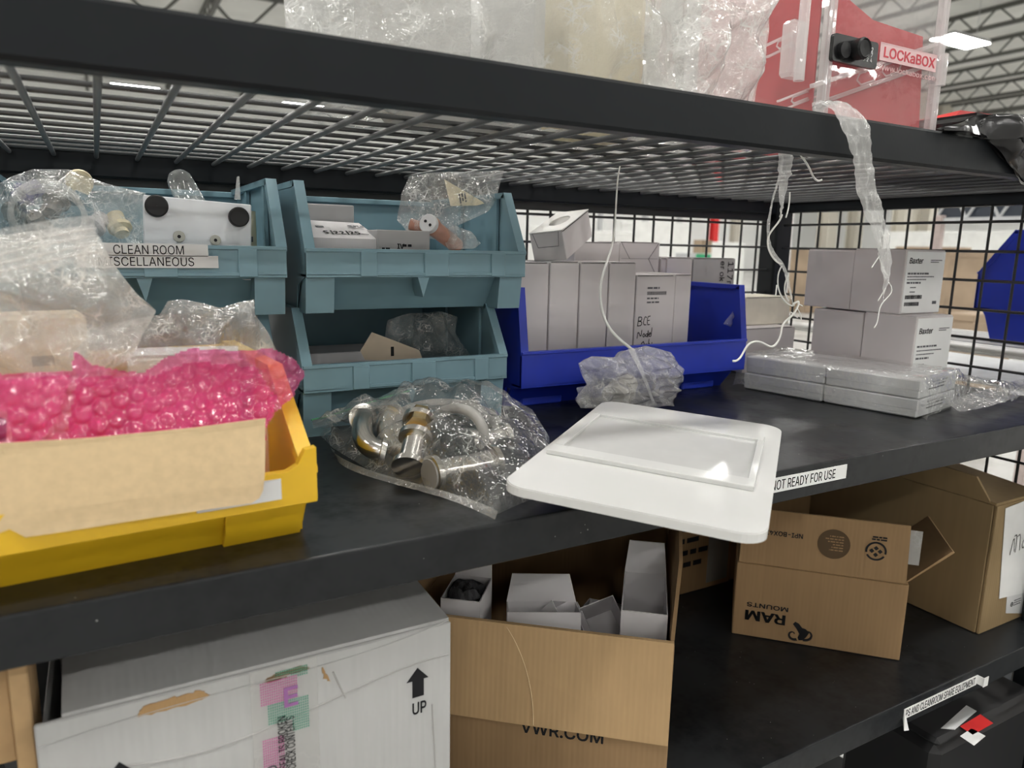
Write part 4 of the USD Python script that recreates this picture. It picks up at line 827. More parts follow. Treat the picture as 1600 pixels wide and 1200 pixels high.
t = thing('parts_carton', 'cream carton inside the large hazy zip bag', 'box', tuple(at(-60, 590, y=.16) * [1, 1, 0] + [0, 0, .01]), 8); put(t, 'body', MB().box(0, .085, 0, .045, 0, at(60, 493, y=.165)[2] - .01, .003), plain('cream_pack', (.72, .64, .50), rough=.6)); put(t, 'seal', MB().box(.045, .060, -.0006, 0, .118, .126), grey_ink)
t = thing('parts_carton', 'pale carton inside the crumpled bag behind the bubble wrap', 'box', tuple(at(200, 590, y=.19) * [1, 1, 0] + [0, 0, .01]), -10, 0, 0); put(t, 'body', MB().box(0, .09, 0, .05, 0, .118, .003), plain('pale_pack', (.74, .70, .62), rough=.6)); put(t, 'lid', MB().box(.001, .089, .001, .049, .118, .1195), white_card)

# ------------------------------------------------------------------ on the wire deck
ZD = .3425
def world_bag(name, label, pts, y, bulge, mat, seed, amp=.015, scale=.075, nr=60, nt=240, power=2.6, cat='plastic bag', both=True):
    return film_thing(name, label, cat, film([(x, y, z) for x, z in pts], bulge, amp=amp, nr=nr, nt=nt, seed=seed, scale=scale, both=both, power=power), mat)
xl, xr = at(447, 30, y=.20)[0], at(1205, 90, y=.12)[0]
world_bag('plastic_bag', 'large milky plastic bag filling the wire deck left of the clear lock box', [(xl + .006, ZD + .012), (xl, .42), (xl - .004, .55), (xl + .05, .66), (.40, .70), (xr - .12, .66), (xr - .10, .50), (xr - .09, .40), (xr - .10, ZD + .012), (.45, ZD + .012)], .20, .125, milky, 81)
world_bag('plastic_bag', 'crinkled milky plastic bag pressed against the left of the lock box', [(xr - .20, ZD + .012), (xr - .19, .42), (xr - .17, .60), (xr - .07, .64), (xr - .020, .52), (xr - .026, .44), (xr - .040, .385), (xr - .048, ZD + .012)], .105, .04, milky, 91, amp=.009, scale=.035)
t = thing('foam_block', 'white foam block inside the large milky bag', 'packing', (xl + .07, .155, ZD + .004)); put(t, 'block', MB().box(0, .19, 0, .10, 0, .17, .03), plain('white_foam', (.58, .575, .56), rough=.9)); put(t, 'strap', MB().box(.09, .10, -.001, 0, .03, .14), paper)
t = thing('foam_block', 'cream block at the right inside the large milky bag', 'packing', (xl + .29, .165, ZD + .004)); put(t, 'block', MB().box(0, .10, 0, .10, 0, .17, .02), cream); put(t, 'lid', MB().box(.012, .088, .012, .088, .17, .176, .002), white_card)
for lab, x0_, x1_, y0_, y1_, sd in (('loose film under the left part of the milky bag, seen through the grating', .16, .42, .06, .30, 3), ('loose film under the middle of the milky bag, seen through the grating', .40, .68, .05, .36, 4), ('loose film under the right part of the milky bag, seen through the grating', .62, .80, .05, .40, 6)):
    a = np.linspace(0, 2 * np.pi, 16, endpoint=False); g = np.random.default_rng(sd)
    film_thing('loose_film', lab, 'plastic sheet', film([((x0_ + x1_) / 2 + (x1_ - x0_) / 2 * math.cos(k) * g.uniform(.85, 1.1), (y0_ + y1_) / 2 + (y1_ - y0_) / 2 * math.sin(k) * g.uniform(.85, 1.1), ZD + .004) for k in a], .006, amp=.003, nr=24, nt=90, seed=sd, scale=.03, both=False, normal=(0, 0, 1), rim=.5), milky, 'sheet')
# lock box
ly = .10; lx0, lx1, ld, lz0, lz1 = at(1285, 165, y=ly)[0], at(1466, 150, y=ly)[0], .24, ZD + .001, .64
lk = thing('lock_box', 'clear acrylic lock box with a red backing sheet and a black combination lock', 'lock box', (lx0, ly, lz0)); lw, lh = lx1 - lx0, lz1 - lz0
put(lk, 'door_panel', MB().box(0, lw, 0, .004, 0, lh, .0005), pane)
put(lk, 'side_panel', MB().box(0, .004, .005, ld, 0, lh), pane); put(lk, 'side_panel', MB().box(lw - .004, lw, .005, ld, 0, lh), pane); put(lk, 'back_panel', MB().box(.005, lw - .005, ld - .004, ld, 0, lh), pane); put(lk, 'base_panel', MB().box(.005, lw - .005, .005, ld - .005, 0, .004), pane)
for x_, y_ in ((-.002, -.002), (lw - .010, -.002), (-.002, ld - .010)): put(lk, 'corner_edge', MB().box(x_, x_ + .006, y_, y_ + .012, 0, lh, .002).box(x_ + .007, x_ + .012, y_, y_ + .010, 0, lh, .002), acrylic_edge)
loc = lambda px, py, y=ly: at(px, py, y=y) - np.array([lx0, ly, lz0])
yr_ = ly + .012
q = [loc(1290, -120, yr_), loc(1322, -2, yr_), loc(1362, 32, yr_), loc(1440, 58, yr_), loc(1452, 230, yr_), loc(1285, 230, yr_)]
put(lk, 'red_sheet', MB().prism([(min(max(.010, p[0]), lw - .012), max(.005, p[2])) for p in q[:4]] + [(lw - .012, .005), (.010, .005)], .010, .012, 'y'), red_sheet)
put(lk, 'red_sheet', MB().box(.006, .008, .02, ld - .02, .004, lh * .75), red_sheet)
a, c = loc(1292, 96), loc(1366, 60)
T = frame((a[0], -.002, a[2]), (1, 0, 0), (0, 0, 1)); w, h = c[0] - a[0], loc(1292, 52)[2] - a[2]
lkp = put(lk, 'lock_plate', MB().prism(rrect(w / 2, h / 2, .004) + [w / 2, h / 2], 0, .005, 'z', T), black_gloss)
put(lkp, 'knob', MB().lathe([(.0001, .0), (h * .36, 0), (h * .40, .004), (h * .40, .012), (h * .34, .014), (h * .30, .0125), (.0001, .012)], 28, T @ TM((w * .48, h * .54, .005))), black_rubber, 30)
put(lkp, 'bolt_knob', MB().lathe([(.0001, .0), (h * .30, 0), (h * .30, .005), (.0001, .006)], 20, T @ TM((w * .20, h * .42, .005))), black_rubber, 30)
b = MB()
for r, s_ in enumerate(('093', '182', '274')): b.add(text(s_[0], h * .17, T @ TM((w * (.66 + .085 * r), h * .60, .0052))).mesh()).add(text(s_[1], h * .17, T @ TM((w * (.66 + .085 * r), h * .40, .0052))).mesh()).add(text(s_[2], h * .15, T @ TM((w * (.66 + .085 * r), h * .22, .0052))).mesh())
put(lkp, 'digits', b, paper)
T = frame(loc(1372, 94) * [1, 0, 1] + [0, -.0012, 0], (1, 0, 0), (0, 0, 1)); w = loc(1462, 94)[0] - loc(1372, 94)[0]; h = loc(1372, 65)[2] - loc(1372, 94)[2]
pink_edge = plain('pale_pink_print', (.80, .55, .56), rough=.5)
lg = put(lk, 'logo_plate', MB().box(0, w, 0, h, 0, .0004, T=T).box(0, w, 0, .001, .0004, .0007, T=T).box(0, w, h - .001, h, .0004, .0007, T=T), pink_edge)
m = meshkit.text_mesh('LOCKaBOX', h * .55, .0003, True)
put(lg, 'lettering', text('LOCKaBOX', h * .55, T @ TM((w * .05, h * .22, .0005)), bold=True, sx=w * .92 / m.bounds[1][0]), red_sheet)
m = meshkit.text_mesh('www.lockabox.com', .006, .0003)
put(lk, 'web_lettering', text('www.lockabox.com', h * .30, T @ TM((w * .01, -h * .50, 0)), sx=w * 1.02 / m.bounds[1][0] * .006 / (h * .30)), pink_edge)
# slotted latch bars of clear plastic, hinge blocks
def bar(px, y, wd, slots):
    p, q = loc(*px[0], y), loc(*px[1], y); T = frame(p, q - p, (0, 0, 1)); L = np.linalg.norm(q - p)
    b = MB().box(0, L, wd * .8, wd, 0, .006, .001, T=T).box(0, L, 0, wd * .2, 0, .006, .001, T=T)
    for a_, c_ in slots:
        pth = [T @ [*k, .003, 1] for k in [(a_ * L, wd * .25), (c_ * L, wd * .25), (c_ * L + wd * .25, wd * .5), (c_ * L, wd * .75), (a_ * L, wd * .75), (a_ * L - wd * .25, wd * .5), (a_ * L, wd * .25)]]
        b.tube([k[:3] for k in pth], .0012, 6)
    put(lk, 'latch_bar', b, acrylic_edge)
bar(((1268, 168), (1462, 100)), ly + .006, .026, ((.36, .46), (.56, .66))); bar(((1196, 92), (1262, 60)), ly + .06, .016, ((.3, .6),)); bar(((1215, 176), (1290, 146)), ly + .03, .014, ((.3, .6),))
p = loc(1250, 75, ly - .004)
put(lk, 'hinge_block', MB().box(p[0] - .012, p[0] + .014, p[1], p[1] + .02, p[2] - .03, p[2] + .03, .004).tube([(p[0], p[1] - .002, p[2] - .035), (p[0], p[1] - .002, p[2] + .055)], .006, 12), acrylic_edge, 30)
p = loc(1468, 108, ly - .004)
put(lk, 'hinge_block', MB().box(p[0] - .006, p[0] + .008, p[1], p[1] + .014, p[2] - .016, p[2] + .014, .004).tube([(p[0] + .004, p[1] - .001, p[2] - .02), (p[0] + .004, p[1] - .001, p[2] + .018)], .006, 12), acrylic_edge, 30)
# strips of stretch film
S1 = [at(1288, 172, y=.03), at(1312, 172, y=-.004), at(1335, 200, y=-.012), at(1345, 240, y=-.012), at(1352, 290, y=-.01), at(1364, 330, y=-.006), at(1378, 380, y=-.004), at(1383, 430, y=-.004), at(1378, 470, y=-.004)]
t = thing('film_strip', 'gathered strip of stretch film draped over the upper rail', 'plastic strip'); put(t, 'strip', ribbon(S1, [.020, .028, .036, .030, .026, .024, .022, .014, .003], (1, 0, .15), n=110, seed=4, amp=.003, nw=14, fold=.12), strap_film, True)
b = MB()
for px in ([(1372, 395), (1376, 410), (1384, 428)], [(1374, 400), (1366, 412), (1362, 418)], [(1388, 440), (1392, 458), (1376, 478), (1370, 505), (1366, 512)], [(1384, 450), (1372, 470)]): b.tube(smooth_path(P3(px, y=-.004), 14), .0007, 5)
put(t, 'frayed_end', b, thread, True, kind='stuff')
S2 = [at(1222, 236, y=.05), at(1220, 262, y=.05), at(1210, 300, y=.05), at(1200, 350, y=.05), at(1204, 390, y=.05), at(1222, 415, y=.05), at(1232, 445, y=.05), at(1240, 478, y=.05)]
t = thing('film_strip', 'torn lacy strip of film hanging from the wire deck left of the printed cartons', 'plastic strip')
put(t, 'strip', ribbon([at(1224, 226, y=.05), at(1226, 255, y=.05), at(1222, 290, y=.05), at(1220, 325, y=.05), at(1218, 340, y=.05)], [.020, .021, .016, .009, .003], (1, 0, 0), n=50, seed=8, amp=.003, nw=9, fold=.15), strap_film, True)
put(t, 'strand', ribbon(S2, [.004, .003, .003, .004, .006, .005, .004, .002], (1, 0, .2), n=70, seed=9, amp=.001, nw=4, fold=.2), strap_film, True)
b = MB().tube(smooth_path(P3([(1222, 335), (1210, 355), (1200, 372), (1205, 398), (1222, 412)], y=.048), 30), .0010, 6)
for px in ([(1222, 415), (1216, 430), (1216, 448), (1226, 470), (1238, 478)], [(1232, 430), (1226, 452), (1232, 470)], [(1214, 445), (1212, 462)], [(1234, 300), (1233, 318), (1228, 340)]): b.tube(smooth_path(P3(px, y=.05), 16), .0009, 5)
put(t, 'strand', b, thread, True)
b = MB().tube(smooth_path(P3([(1239, 476), (1248, 472), (1240, 490), (1222, 510), (1220, 522), (1208, 541), (1190, 535), (1168, 540), (1157, 558), (1145, 564)], y=.05), 70), .0012, 6)
for px in ([(1244, 480), (1250, 490), (1252, 500)], [(1236, 488), (1246, 496)], [(1246, 474), (1254, 478)]): b.tube(smooth_path(P3(px, y=.05), 10), .0007, 5)
put(t, 'thread_tail', b, thread, True)
t = thing('white_thread', 'short curled white thread hanging from the grating between the two strips', 'string'); put(t, 'thread', MB().tube(smooth_path(P3([(1248, 238), (1258, 252), (1266, 266), (1272, 278), (1284, 281)], y=.06), 24), .0012, 6), thread, True)
# black bag and red tub at the right end of the deck
ol = P3([(1462, 201), (1500, 192), (1528, 180), (1560, 178), (1640, 180), (1680, 320), (1600, 283), (1572, 252), (1540, 212), (1510, 205)], y=-.006)
film_thing('black_bag', 'black plastic bag draped over the right end of the upper rail', 'plastic bag', film(ol, .010, amp=.004, nr=30, nt=120, seed=15, scale=.03, both=True), black_film)
a = at(1530, 190, y=.05); t = thing('black_carton', 'black covered box behind the draped black bag', 'box', (a[0], .05, ZD)); put(t, 'body', MB().box(0, .22, 0, .2, 0, at(1560, 183, y=.05)[2] - ZD, .006), black_film); put(t, 'lid', MB().box(.01, .21, .01, .19, at(1560, 183, y=.05)[2] - ZD, at(1560, 183, y=.05)[2] - ZD + .004), black_rubber)
a = at(1556, 182, y=.18); t = thing('red_tub', 'red plastic tub behind the black bag', 'tub', (a[0], .255, ZD)); h_ = at(1600, 160, y=.18)[2] - ZD
put(t, 'body', MB().hull([(x, y, z) for x, y, z in ((.02, .0, .0), (.25, 0, 0), (.02, .2, 0), (.25, .2, 0), (0, 0, h_ - .03), (.03, 0, h_ - .006), (.27, 0, h_), (0, .2, h_ - .03), (.27, .2, h_))]), red_plastic); put(t, 'rim', MB().box(-.004, .274, -.004, .204, h_ - .045, h_ - .035, .002), red_plastic)

# ------------------------------------------------------------------ bottom shelf: the white carton with the UP arrow
ZS = ZB + .0008
wb = thing('white_shipping_box', 'large white shipping carton with a black UP arrow', 'box', (-.056, .022, ZS)); W_, H_, D_ = .300, -.090 - ZS, .19
put(wb, 'front_panel', MB().box(-.004, W_, 0, .004, 0, H_ - .002, .0012), white_board); put(wb, 'side_panel', MB().box(W_ - .004, W_, .004, D_, 0, H_ - .002, .0008), white_board)
put(wb, 'side_panel', MB().box(-.004, 0, .004, D_, 0, H_ - .03, .0008), white_board); put(wb, 'back_panel', MB().box(0, W_ - .004, D_ - .004, D_, 0, H_ - .002), white_board)
put(wb, 'top_flap', MB().hull([(.012, .003, H_ - .003), (W_ - .001, .003, H_ - .003), (.012, .003, H_ + .0005), (W_ - .001, .003, H_ + .0008), (.010, .094, H_ + .001), (W_ - .001, .094, H_ + .001), (.010, .094, H_ + .005), (W_ - .001, .094, H_ + .005)]), white_board)
put(wb, 'top_flap', MB().box(.010, W_ - .001, .096, D_, H_, H_ + .004, .0008), white_board)
F = lambda x, z, off_=-.0002: frame((x, off_, z), (1, 0, 0), (0, 0, 1))
fl = lambda px, py: (lambda q: (q[0] + .056, q[2] - ZS))(at(px, py, y=.022))
x0, z0 = fl(637, 1093); x1, z1 = fl(671, 1038); aw, ah = x1 - x0, z1 - z0
arrow = [(.0, .58), (.5, 1), (1, .58), (.78, .58), (.78, 0), (.26, 0), (.26, .58)]
put(wb, 'arrow_print', MB().prism([(a * aw, c * ah) for a, c in arrow], 0, .0003, 'z', F(x0 - .001, z0)), ink)
xa, za = fl(643, 1119); m = meshkit.text_mesh('UP', .0105, .0003, True)
put(wb, 'up_lettering', text('UP', .0105, F(xa, za + .001), bold=True, sx=(fl(666, 1110)[0] - xa) / m.bounds[1][0]), ink)
xa, za = fl(186, 1190); put(wb, 'arrow_print', MB().prism([((a - .5) * aw * 1.1, (c - 1) * ah * 1.1) for a, c in arrow], 0, .0003, 'z', F(xa, za)), ink)
# security tape with dotted pattern, down the front
xa, xb_ = fl(393, 1120)[0], fl(497, 1100)[0]
tp = put(wb, 'security_tape', MB().box(xa, xb_, -.0008, -.0002, 0, H_ - .002), film_mat('tape_film', haze=.25, hcol=(.85, .84, .82), rough=.15, bump=.15, bscale=40, gain=1.0))
gp, gg = MB(), MB()
for i in range(22):
    for j in range(40):
        u_, v_ = i / 22, j / 40; x_, z_ = xa + (xb_ - xa) * (.14 + .72 * u_), H_ - .008 - .0022 * j
        pink = (u_ < .75 and .06 < v_ < .30) or (u_ < .45 and v_ > .60); gr = (u_ > .10 and .28 <= v_ < .5 and not pink) or (u_ > .6 and (v_ < .08 or .3 < v_ < .62)) or (u_ > .3 and v_ < .05)
        if z_ > .002 and (pink or gr): (gp if pink else gg).box(x_, x_ + .0010, -.0011, -.0008, z_, z_ + .0011)
put(tp, 'pink_dots', gp, pink_ink, kind='stuff'); put(tp, 'green_dots', gg, green_ink, kind='stuff')
for s_, px in (('SEAL IS BROKEN', 449), ('CHECK CONTENTS', 462)):
    m = meshkit.text_mesh(s_, .006, .0003, True); xx, zz = fl(px, 1198)
    zz = max(.004, zz); L_ = fl(px, 1117)[1] - zz
    put(tp, 'warning_lettering', text(s_, .0062, frame((xx, -.0012, zz), (0, 0, 1), (-1, 0, 0)), sx=(.001 + L_) / m.bounds[1][0] * .006 / .0062), ink)
xx, zz = fl(432, 1200); put(tp, 'warning_lettering', text('IF TAPE REMOVED', .008, frame((xx, -.0012, max(.003, zz - .07)), (0, 0, 1), (-1, 0, 0)), bold=True, sx=.75), grey_ink)
xx, zz = fl(440, 1105); put(tp, 'brand_lettering', text('E', .016, frame((xx, -.00125, zz), (1, 0, 0), (0, 0, 1)), bold=True), plain('violet_ink', (.30, .12, .32), rough=.6))
def torn(pxs, seed):
    q = [fl(*p) for p in pxs]; g = np.random.default_rng(seed); o = []
    for (a, c), (e, h) in zip(q, q[1:] + q[:1]):
        for k in np.linspace(0, 1, 7)[:-1]: o.append((a + (e - a) * k + g.normal(0, .0006), c + (h - c) * k + g.normal(0, .0006)))
    put(wb, 'torn_patch', MB().prism(o, 0, .0008, 'z', F(0, 0, 0.0)), kraft_raw)
torn([(212, 1119), (225, 1103), (280, 1086), (318, 1078), (327, 1086), (300, 1098), (250, 1112)], 1); torn([(408, 1066), (428, 1053), (470, 1040), (484, 1044), (450, 1056), (428, 1064)], 2); torn([(500, 1040), (508, 1048), (516, 1066), (508, 1060)], 3)
for pts in ([(60, 1170), (250, 1108), (420, 1062), (700, 968)], [(200, 1195), (330, 1170), (520, 1092), (700, 1022)], [(520, 1050), (540, 1090)], [(675, 1100), (680, 1200)]):
    q = [fl(*p) for p in pts]; put(wb, 'crease', MB().tube([(a, -.0003, c) for a, c in smooth_path(np.array(q), 30)] if len(q) > 2 else [(a, -.0003, c) for a, c in q], .0007, 5), white_board if pts[0][0] == 60 else crease_ink)

# ------------------------------------------------------------------ the open brown box with a hanging flap
zr = -.170; fr0 = np.array([.486, .003, ZS]); rzv = -40.4
vb_ = thing('open_carton', 'open brown carton with its front flap folded down', 'box', mat=TM(fr0, rzv)); Wv, Dv, Hv = .285, .30, zr - ZS; tk = .004
# local: x from -Wv (left) to 0 (right), y into the box
put(vb_, 'front_panel', MB().box(-Wv, 0, 0, tk, 0, Hv, .0008), kraft_mid); put(vb_, 'side_panel', MB().box(-tk, 0, tk, Dv, 0, Hv, .0008), kraft_mid); put(vb_, 'side_panel', MB().box(-Wv, -Wv + tk, tk, Dv, 0, Hv, .0008), kraft_mid)
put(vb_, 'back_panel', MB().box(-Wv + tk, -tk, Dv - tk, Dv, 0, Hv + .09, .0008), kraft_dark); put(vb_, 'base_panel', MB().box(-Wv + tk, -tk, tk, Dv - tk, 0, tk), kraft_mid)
flp = put(vb_, 'front_flap', MB().hull([(-Wv, -.001, Hv + .003), (-.001, -.001, Hv + .003), (-Wv, .004, Hv + .003), (-.001, .004, Hv + .003), (-Wv, -.010, Hv - .107), (-.001, -.014, Hv - .105), (-Wv, -.006, Hv - .107), (-.001, -.010, Hv - .105)]), kraft('kraft_flap', (.47, .315, .165)))
put(vb_, 'side_flap', MB().hull([(-tk, .01, Hv), (0, .01, Hv), (-tk, Dv, Hv), (0, Dv, Hv), (.004, .10, Hv + .05), (.008, .10, Hv + .05), (.006, Dv, Hv + .08), (.010, Dv, Hv + .08)]), kraft_mid)
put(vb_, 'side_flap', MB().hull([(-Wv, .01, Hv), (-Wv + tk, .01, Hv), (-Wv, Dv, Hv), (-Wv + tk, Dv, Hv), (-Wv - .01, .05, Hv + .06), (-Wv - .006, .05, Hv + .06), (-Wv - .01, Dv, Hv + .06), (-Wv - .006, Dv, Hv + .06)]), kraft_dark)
m = meshkit.text_mesh('VWR.COM', .014, .0003, True)
put(vb_, 'box_lettering', text('VWR.COM', .0135, frame((-.158, -.0003, Hv - .123), (1, 0, 0), (0, 0, 1)), bold=True, sx=.092 / m.bounds[1][0] * 1.02), ink)
cr = smooth_path([(-.175, -.0022, Hv), (-.160, -.0045, Hv - .025), (-.150, -.008, Hv - .05), (-.142, -.0122, Hv - .104)], 24); put(vb_, 'crease', MB().tube(cr, .0006, 5), kraft_pale)
LV = lambda px, py, z: (np.linalg.inv(TM(fr0, rzv)) @ np.append(at(px, py, z=z), 1))[:3]
def inner(label, px, py, size, rz, rx=0, ry=0, z=zr - .02, open_=True, foam=False):
    q = at(px, py, z=z); w, d, h = size; lq_ = np.linalg.inv(TM(fr0, rzv)) @ np.append(q, 1); ex = abs(w / 2 * math.cos(math.radians(rz - rzv))) + abs(d / 2 * math.sin(math.radians(rz - rzv))) + .007; ey = abs(w / 2 * math.sin(math.radians(rz - rzv))) + abs(d / 2 * math.cos(math.radians(rz - rzv))) + .008; lq_[0] = np.clip(lq_[0], -Wv + ex, -ex); lq_[1] = np.clip(lq_[1], ey, Dv - ey); q = (TM(fr0, rzv) @ lq_)[:3]; t = thing('inner_carton', label, 'box', mat=TM(q, rz, rx, ry)); w, d, h = size; k = .0012
    put(t, 'body', MB().box(-w / 2, w / 2, -d / 2, -d / 2 + k, -h, 0).box(-w / 2, w / 2, d / 2 - k, d / 2, -h, 0).box(-w / 2, -w / 2 + k, -d / 2 + k, d / 2 - k, -h, 0).box(w / 2 - k, w / 2, -d / 2 + k, d / 2 - k, -h, 0).box(-w / 2, w / 2, -d / 2, d / 2, -h, -h + k), white_card)
    if open_: put(t, 'tuck_flap', MB().hull([(-w / 2, d / 2 - k, 0), (w / 2, d / 2 - k, 0), (-w / 2, d / 2, 0), (w / 2, d / 2, 0), (-w * .42, d / 2 + .012, h * .35), (w * .42, d / 2 + .012, h * .35), (-w * .42, d / 2 + .014, h * .35), (w * .42, d / 2 + .014, h * .35)]), white_card)
    if foam: put(t, 'foam_pad', film([(w / 2 * .95 * math.cos(a), d / 2 * .95 * math.sin(a), -.004) for a in np.linspace(0, 6.28, 16, endpoint=False)], .008, amp=.0022, nr=12, nt=48, seed=2, scale=.010, both=False, normal=(0, 0, 1)), plain('dark_foam', (.05, .05, .055), rough=.8))
    return t
inner('white inner carton with dark foam, at the left of the open brown carton', 730, 918, (.045, .062, .075), -40, 0, 0, zr + .012, True, True)
inner('tall white inner carton with a grey oval flap, leaning in the open brown carton', 848, 948, (.082, .05, .085), -28, -14, 0, zr - .006)
inner('white inner carton tipped on its corner near the front flap', 895, 965, (.045, .045, .04), 10, 34, 20, zr - .022, False)
inner('second white inner carton tipped on its corner beside the first', 940, 968, (.05, .045, .04), -15, 36, -16, zr - .026, False)
inner('low white inner carton lying in the middle of the open brown carton', 960, 955, (.08, .06, .06), -50, -8, 0, zr - .050, False)
inner('upright white inner carton against the right wall of the open brown carton', 1012, 925, (.05, .10, .10), -40, 0, 0, zr + .012)
inner('short white inner carton in the right front corner of the open brown carton', 1020, 985, (.045, .045, .06), -38, 4, 0, zr - .016, False)

# printed carton behind, dim
t = thing('printed_carton_box', 'dim brown carton with rows of dark print and a taped edge', 'box', (.806, .372, ZS)); w = .150
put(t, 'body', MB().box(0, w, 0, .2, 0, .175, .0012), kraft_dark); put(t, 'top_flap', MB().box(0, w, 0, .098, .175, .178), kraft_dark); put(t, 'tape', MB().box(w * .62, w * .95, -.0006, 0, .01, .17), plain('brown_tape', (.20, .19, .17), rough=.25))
b = MB()
for k in range(4): b.add(lines_of_print(frame((.012, -.0003, .125 - .022 * k), (1, 0, 0), (0, 0, 1)), .085, 1, .009, .01, 70 + k).mesh())
put(t, 'print', b, ink)
put(t, 'handling_print', MB().add(text('G3', .010, frame((.012, -.0004, .14), (1, 0, 0), (0, 0, 1)), bold=True).mesh()), ink)
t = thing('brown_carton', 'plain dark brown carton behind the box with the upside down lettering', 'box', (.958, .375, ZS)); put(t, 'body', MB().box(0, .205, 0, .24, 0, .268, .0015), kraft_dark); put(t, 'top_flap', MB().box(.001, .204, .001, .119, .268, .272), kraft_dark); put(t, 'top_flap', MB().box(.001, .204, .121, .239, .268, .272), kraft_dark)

# the box with upside down lettering
rb0 = np.array([.825, .237, ZS]); rv = np.array([.989, .065]) - rb0[:2]; Wr = np.linalg.norm(rv); rzr = math.degrees(math.atan2(rv[1], rv[0]))
rb = thing('upended_carton', 'brown carton standing upside down with inverted black lettering', 'box', mat=TM(rb0, rzr)); Hr, Ht, Dr = .1195, .207, .16
put(rb, 'front_panel', MB().box(0, Wr, 0, .004, 0, Hr, .001), kraft_mid); put(rb, 'side_panel', MB().box(0, .004, .004, Dr, 0, Hr), kraft_mid); put(rb, 'side_panel', MB().box(Wr - .004, Wr, .004, Dr, 0, Hr), kraft_mid); put(rb, 'back_panel', MB().box(.004, Wr - .004, Dr - .004, Dr, 0, Hr), kraft_dark); put(rb, 'base_panel', MB().box(.004, Wr - .004, .004, Dr - .004, 0, .004), kraft_mid)
fp = put(rb, 'front_flap', MB().hull([(.002, .0005, Hr + .001), (Wr - .004, .0005, Hr + .001), (.002, .004, Hr + .001), (Wr - .004, .004, Hr + .001), (.004, .004, Ht), (Wr - .006, .004, Ht), (.004, .008, Ht), (Wr - .006, .008, Ht)]), kraft_mid)
put(rb, 'side_flap', MB().hull([(Wr - .003, .01, Hr), (Wr, .01, Hr), (Wr - .003, Dr, Hr), (Wr, Dr, Hr), (Wr + .052, .012, Hr + .055), (Wr + .055, .012, Hr + .053), (Wr + .052, Dr, Hr + .055), (Wr + .055, Dr, Hr + .053)]), kraft_mid)
put(rb, 'crease', MB().tube([(.004, .0, Hr), (Wr - .002, .0, Hr)], .0010, 5), kraft_dark); put(rb, 'tape', MB().box(Wr - .012, Wr + .010, .004, .0055, Hr + .03, Ht - .006), film_mat('tape_end', haze=.3, gain=1.0))
LR = lambda px, py: (lambda o, n, d: (np.linalg.inv(TM(rb0, rzr)) @ np.append(EYE + d * ((o - EYE) @ n) / (d @ n), 1)))(rb0, np.array([rv[1], -rv[0], 0]) / Wr, at(px, py, y=1.0) - EYE)
q0_, q1_ = LR(1262, 982), LR(1165, 958)
def inv(s_, x_right, z_top, h, L, parent, nm, mat, y_=-.0003, bold=True):
    m = meshkit.text_mesh(s_, h, .0003, bold); put(parent, nm, text(s_, h, frame((x_right, y_, z_top), (-1, 0, 0), (0, 0, -1)), bold=bold, sx=L / m.bounds[1][0]), mat)
a, c = LR(1228, 985), LR(1165, 962); m = meshkit.text_mesh('RAM', .0155, .0003, True); b = MB()
for dx_ in (0, -.0005, -.001): b.add(text('RAM', .0155, frame((a[0] + dx_, -.0003, LR(1200, 958)[2]), (-1, 0, 0), (0, 0, -1)), bold=True, sx=(a[0] - c[0]) / m.bounds[1][0]).mesh())
put(rb, 'brand_lettering', b, ink)
a, c = LR(1231, 972), LR(1166, 955); inv('MOUNTS', a[0], LR(1200, 946)[2] + .001, .0068, a[0] - c[0], rb, 'brand_lettering', ink)
# ram's head emblem, upside down
a = LR(1253, 985); T = frame((a[0], -.0003, a[2]), (-1, 0, 0), (0, 0, -1)); e = MB(); k = .0021
e.prism([(x * k, y * k) for x, y in [(-5, 1), (-3, 5), (-1, 7.5), (1.5, 8), (2.5, 6), (1.5, 3), (4, -1), (6.5, -4), (5, -6), (2.5, -5), (0, -2), (-2.5, -1.5)]], 0, .0003, 'z', T)
for cx2, cy2, r0, a0, a1 in ((-3.2, 2.2, 5.2, 1.2, 5.6), (5.6, 4.0, 4.4, 2.2, -2.6)):
    ps = [((cx2 + r0 * (1 - .10 * i) * math.cos(a_)) * k, (cy2 + r0 * (1 - .10 * i) * math.sin(a_)) * k, .0002) for i, a_ in enumerate(np.linspace(a0, a1, 9))]; ps = list(smooth_path(ps, 24))
    for i, (p_, q_) in enumerate(zip(ps[:-1], ps[1:])):
        d_ = np.array(q_) - p_; n_2 = np.array([-d_[1], d_[0], 0]) / (np.linalg.norm(d_) + 1e-9) * k * (1.1 - .03 * i); e.add((np.array([p_ - n_2, q_ - n_2, q_ + n_2, p_ + n_2]), np.array([[0, 1, 2, 3]])), T)
put(rb, 'emblem', e, ink)
T_ = lambda px, py, y_=.0005: (lambda q: frame((q[0], .0005 + .0035 * np.clip((q[2] - Hr) / (Ht - Hr), 0, 1) - .0006, q[2]), (-1, 0, 0), (0, -.0035 / (Ht - Hr), -1)))(LR(px, py))
m = meshkit.text_mesh('NPI-BOX43 R', .007, .0003, True)
put(fp, 'code_lettering', text('NPI-BOX43 R', .0068, T_(1256, 836), bold=True, sx=.062 / m.bounds[1][0] * .007 / .0068), ink)
T = T_(1303, 851); ring = lambda r0, r1, a0=0, a1=6.2832, n=36: [(r1 * math.cos(a), r1 * math.sin(a)) for a in np.linspace(a0, a1, n)] + [(r0 * math.cos(a), r0 * math.sin(a)) for a in np.linspace(a1, a0, n)]
b = MB().prism(ring(.0215, .0225), 0, .0003, 'z', T).prism(ring(.0182, .0187), 0, .0003, 'z', T).prism([(.0215 * math.cos(a), .0215 * math.sin(a)) for a in np.linspace(0, 6.28, 30, endpoint=False)], 0, .0001, 'z', T)
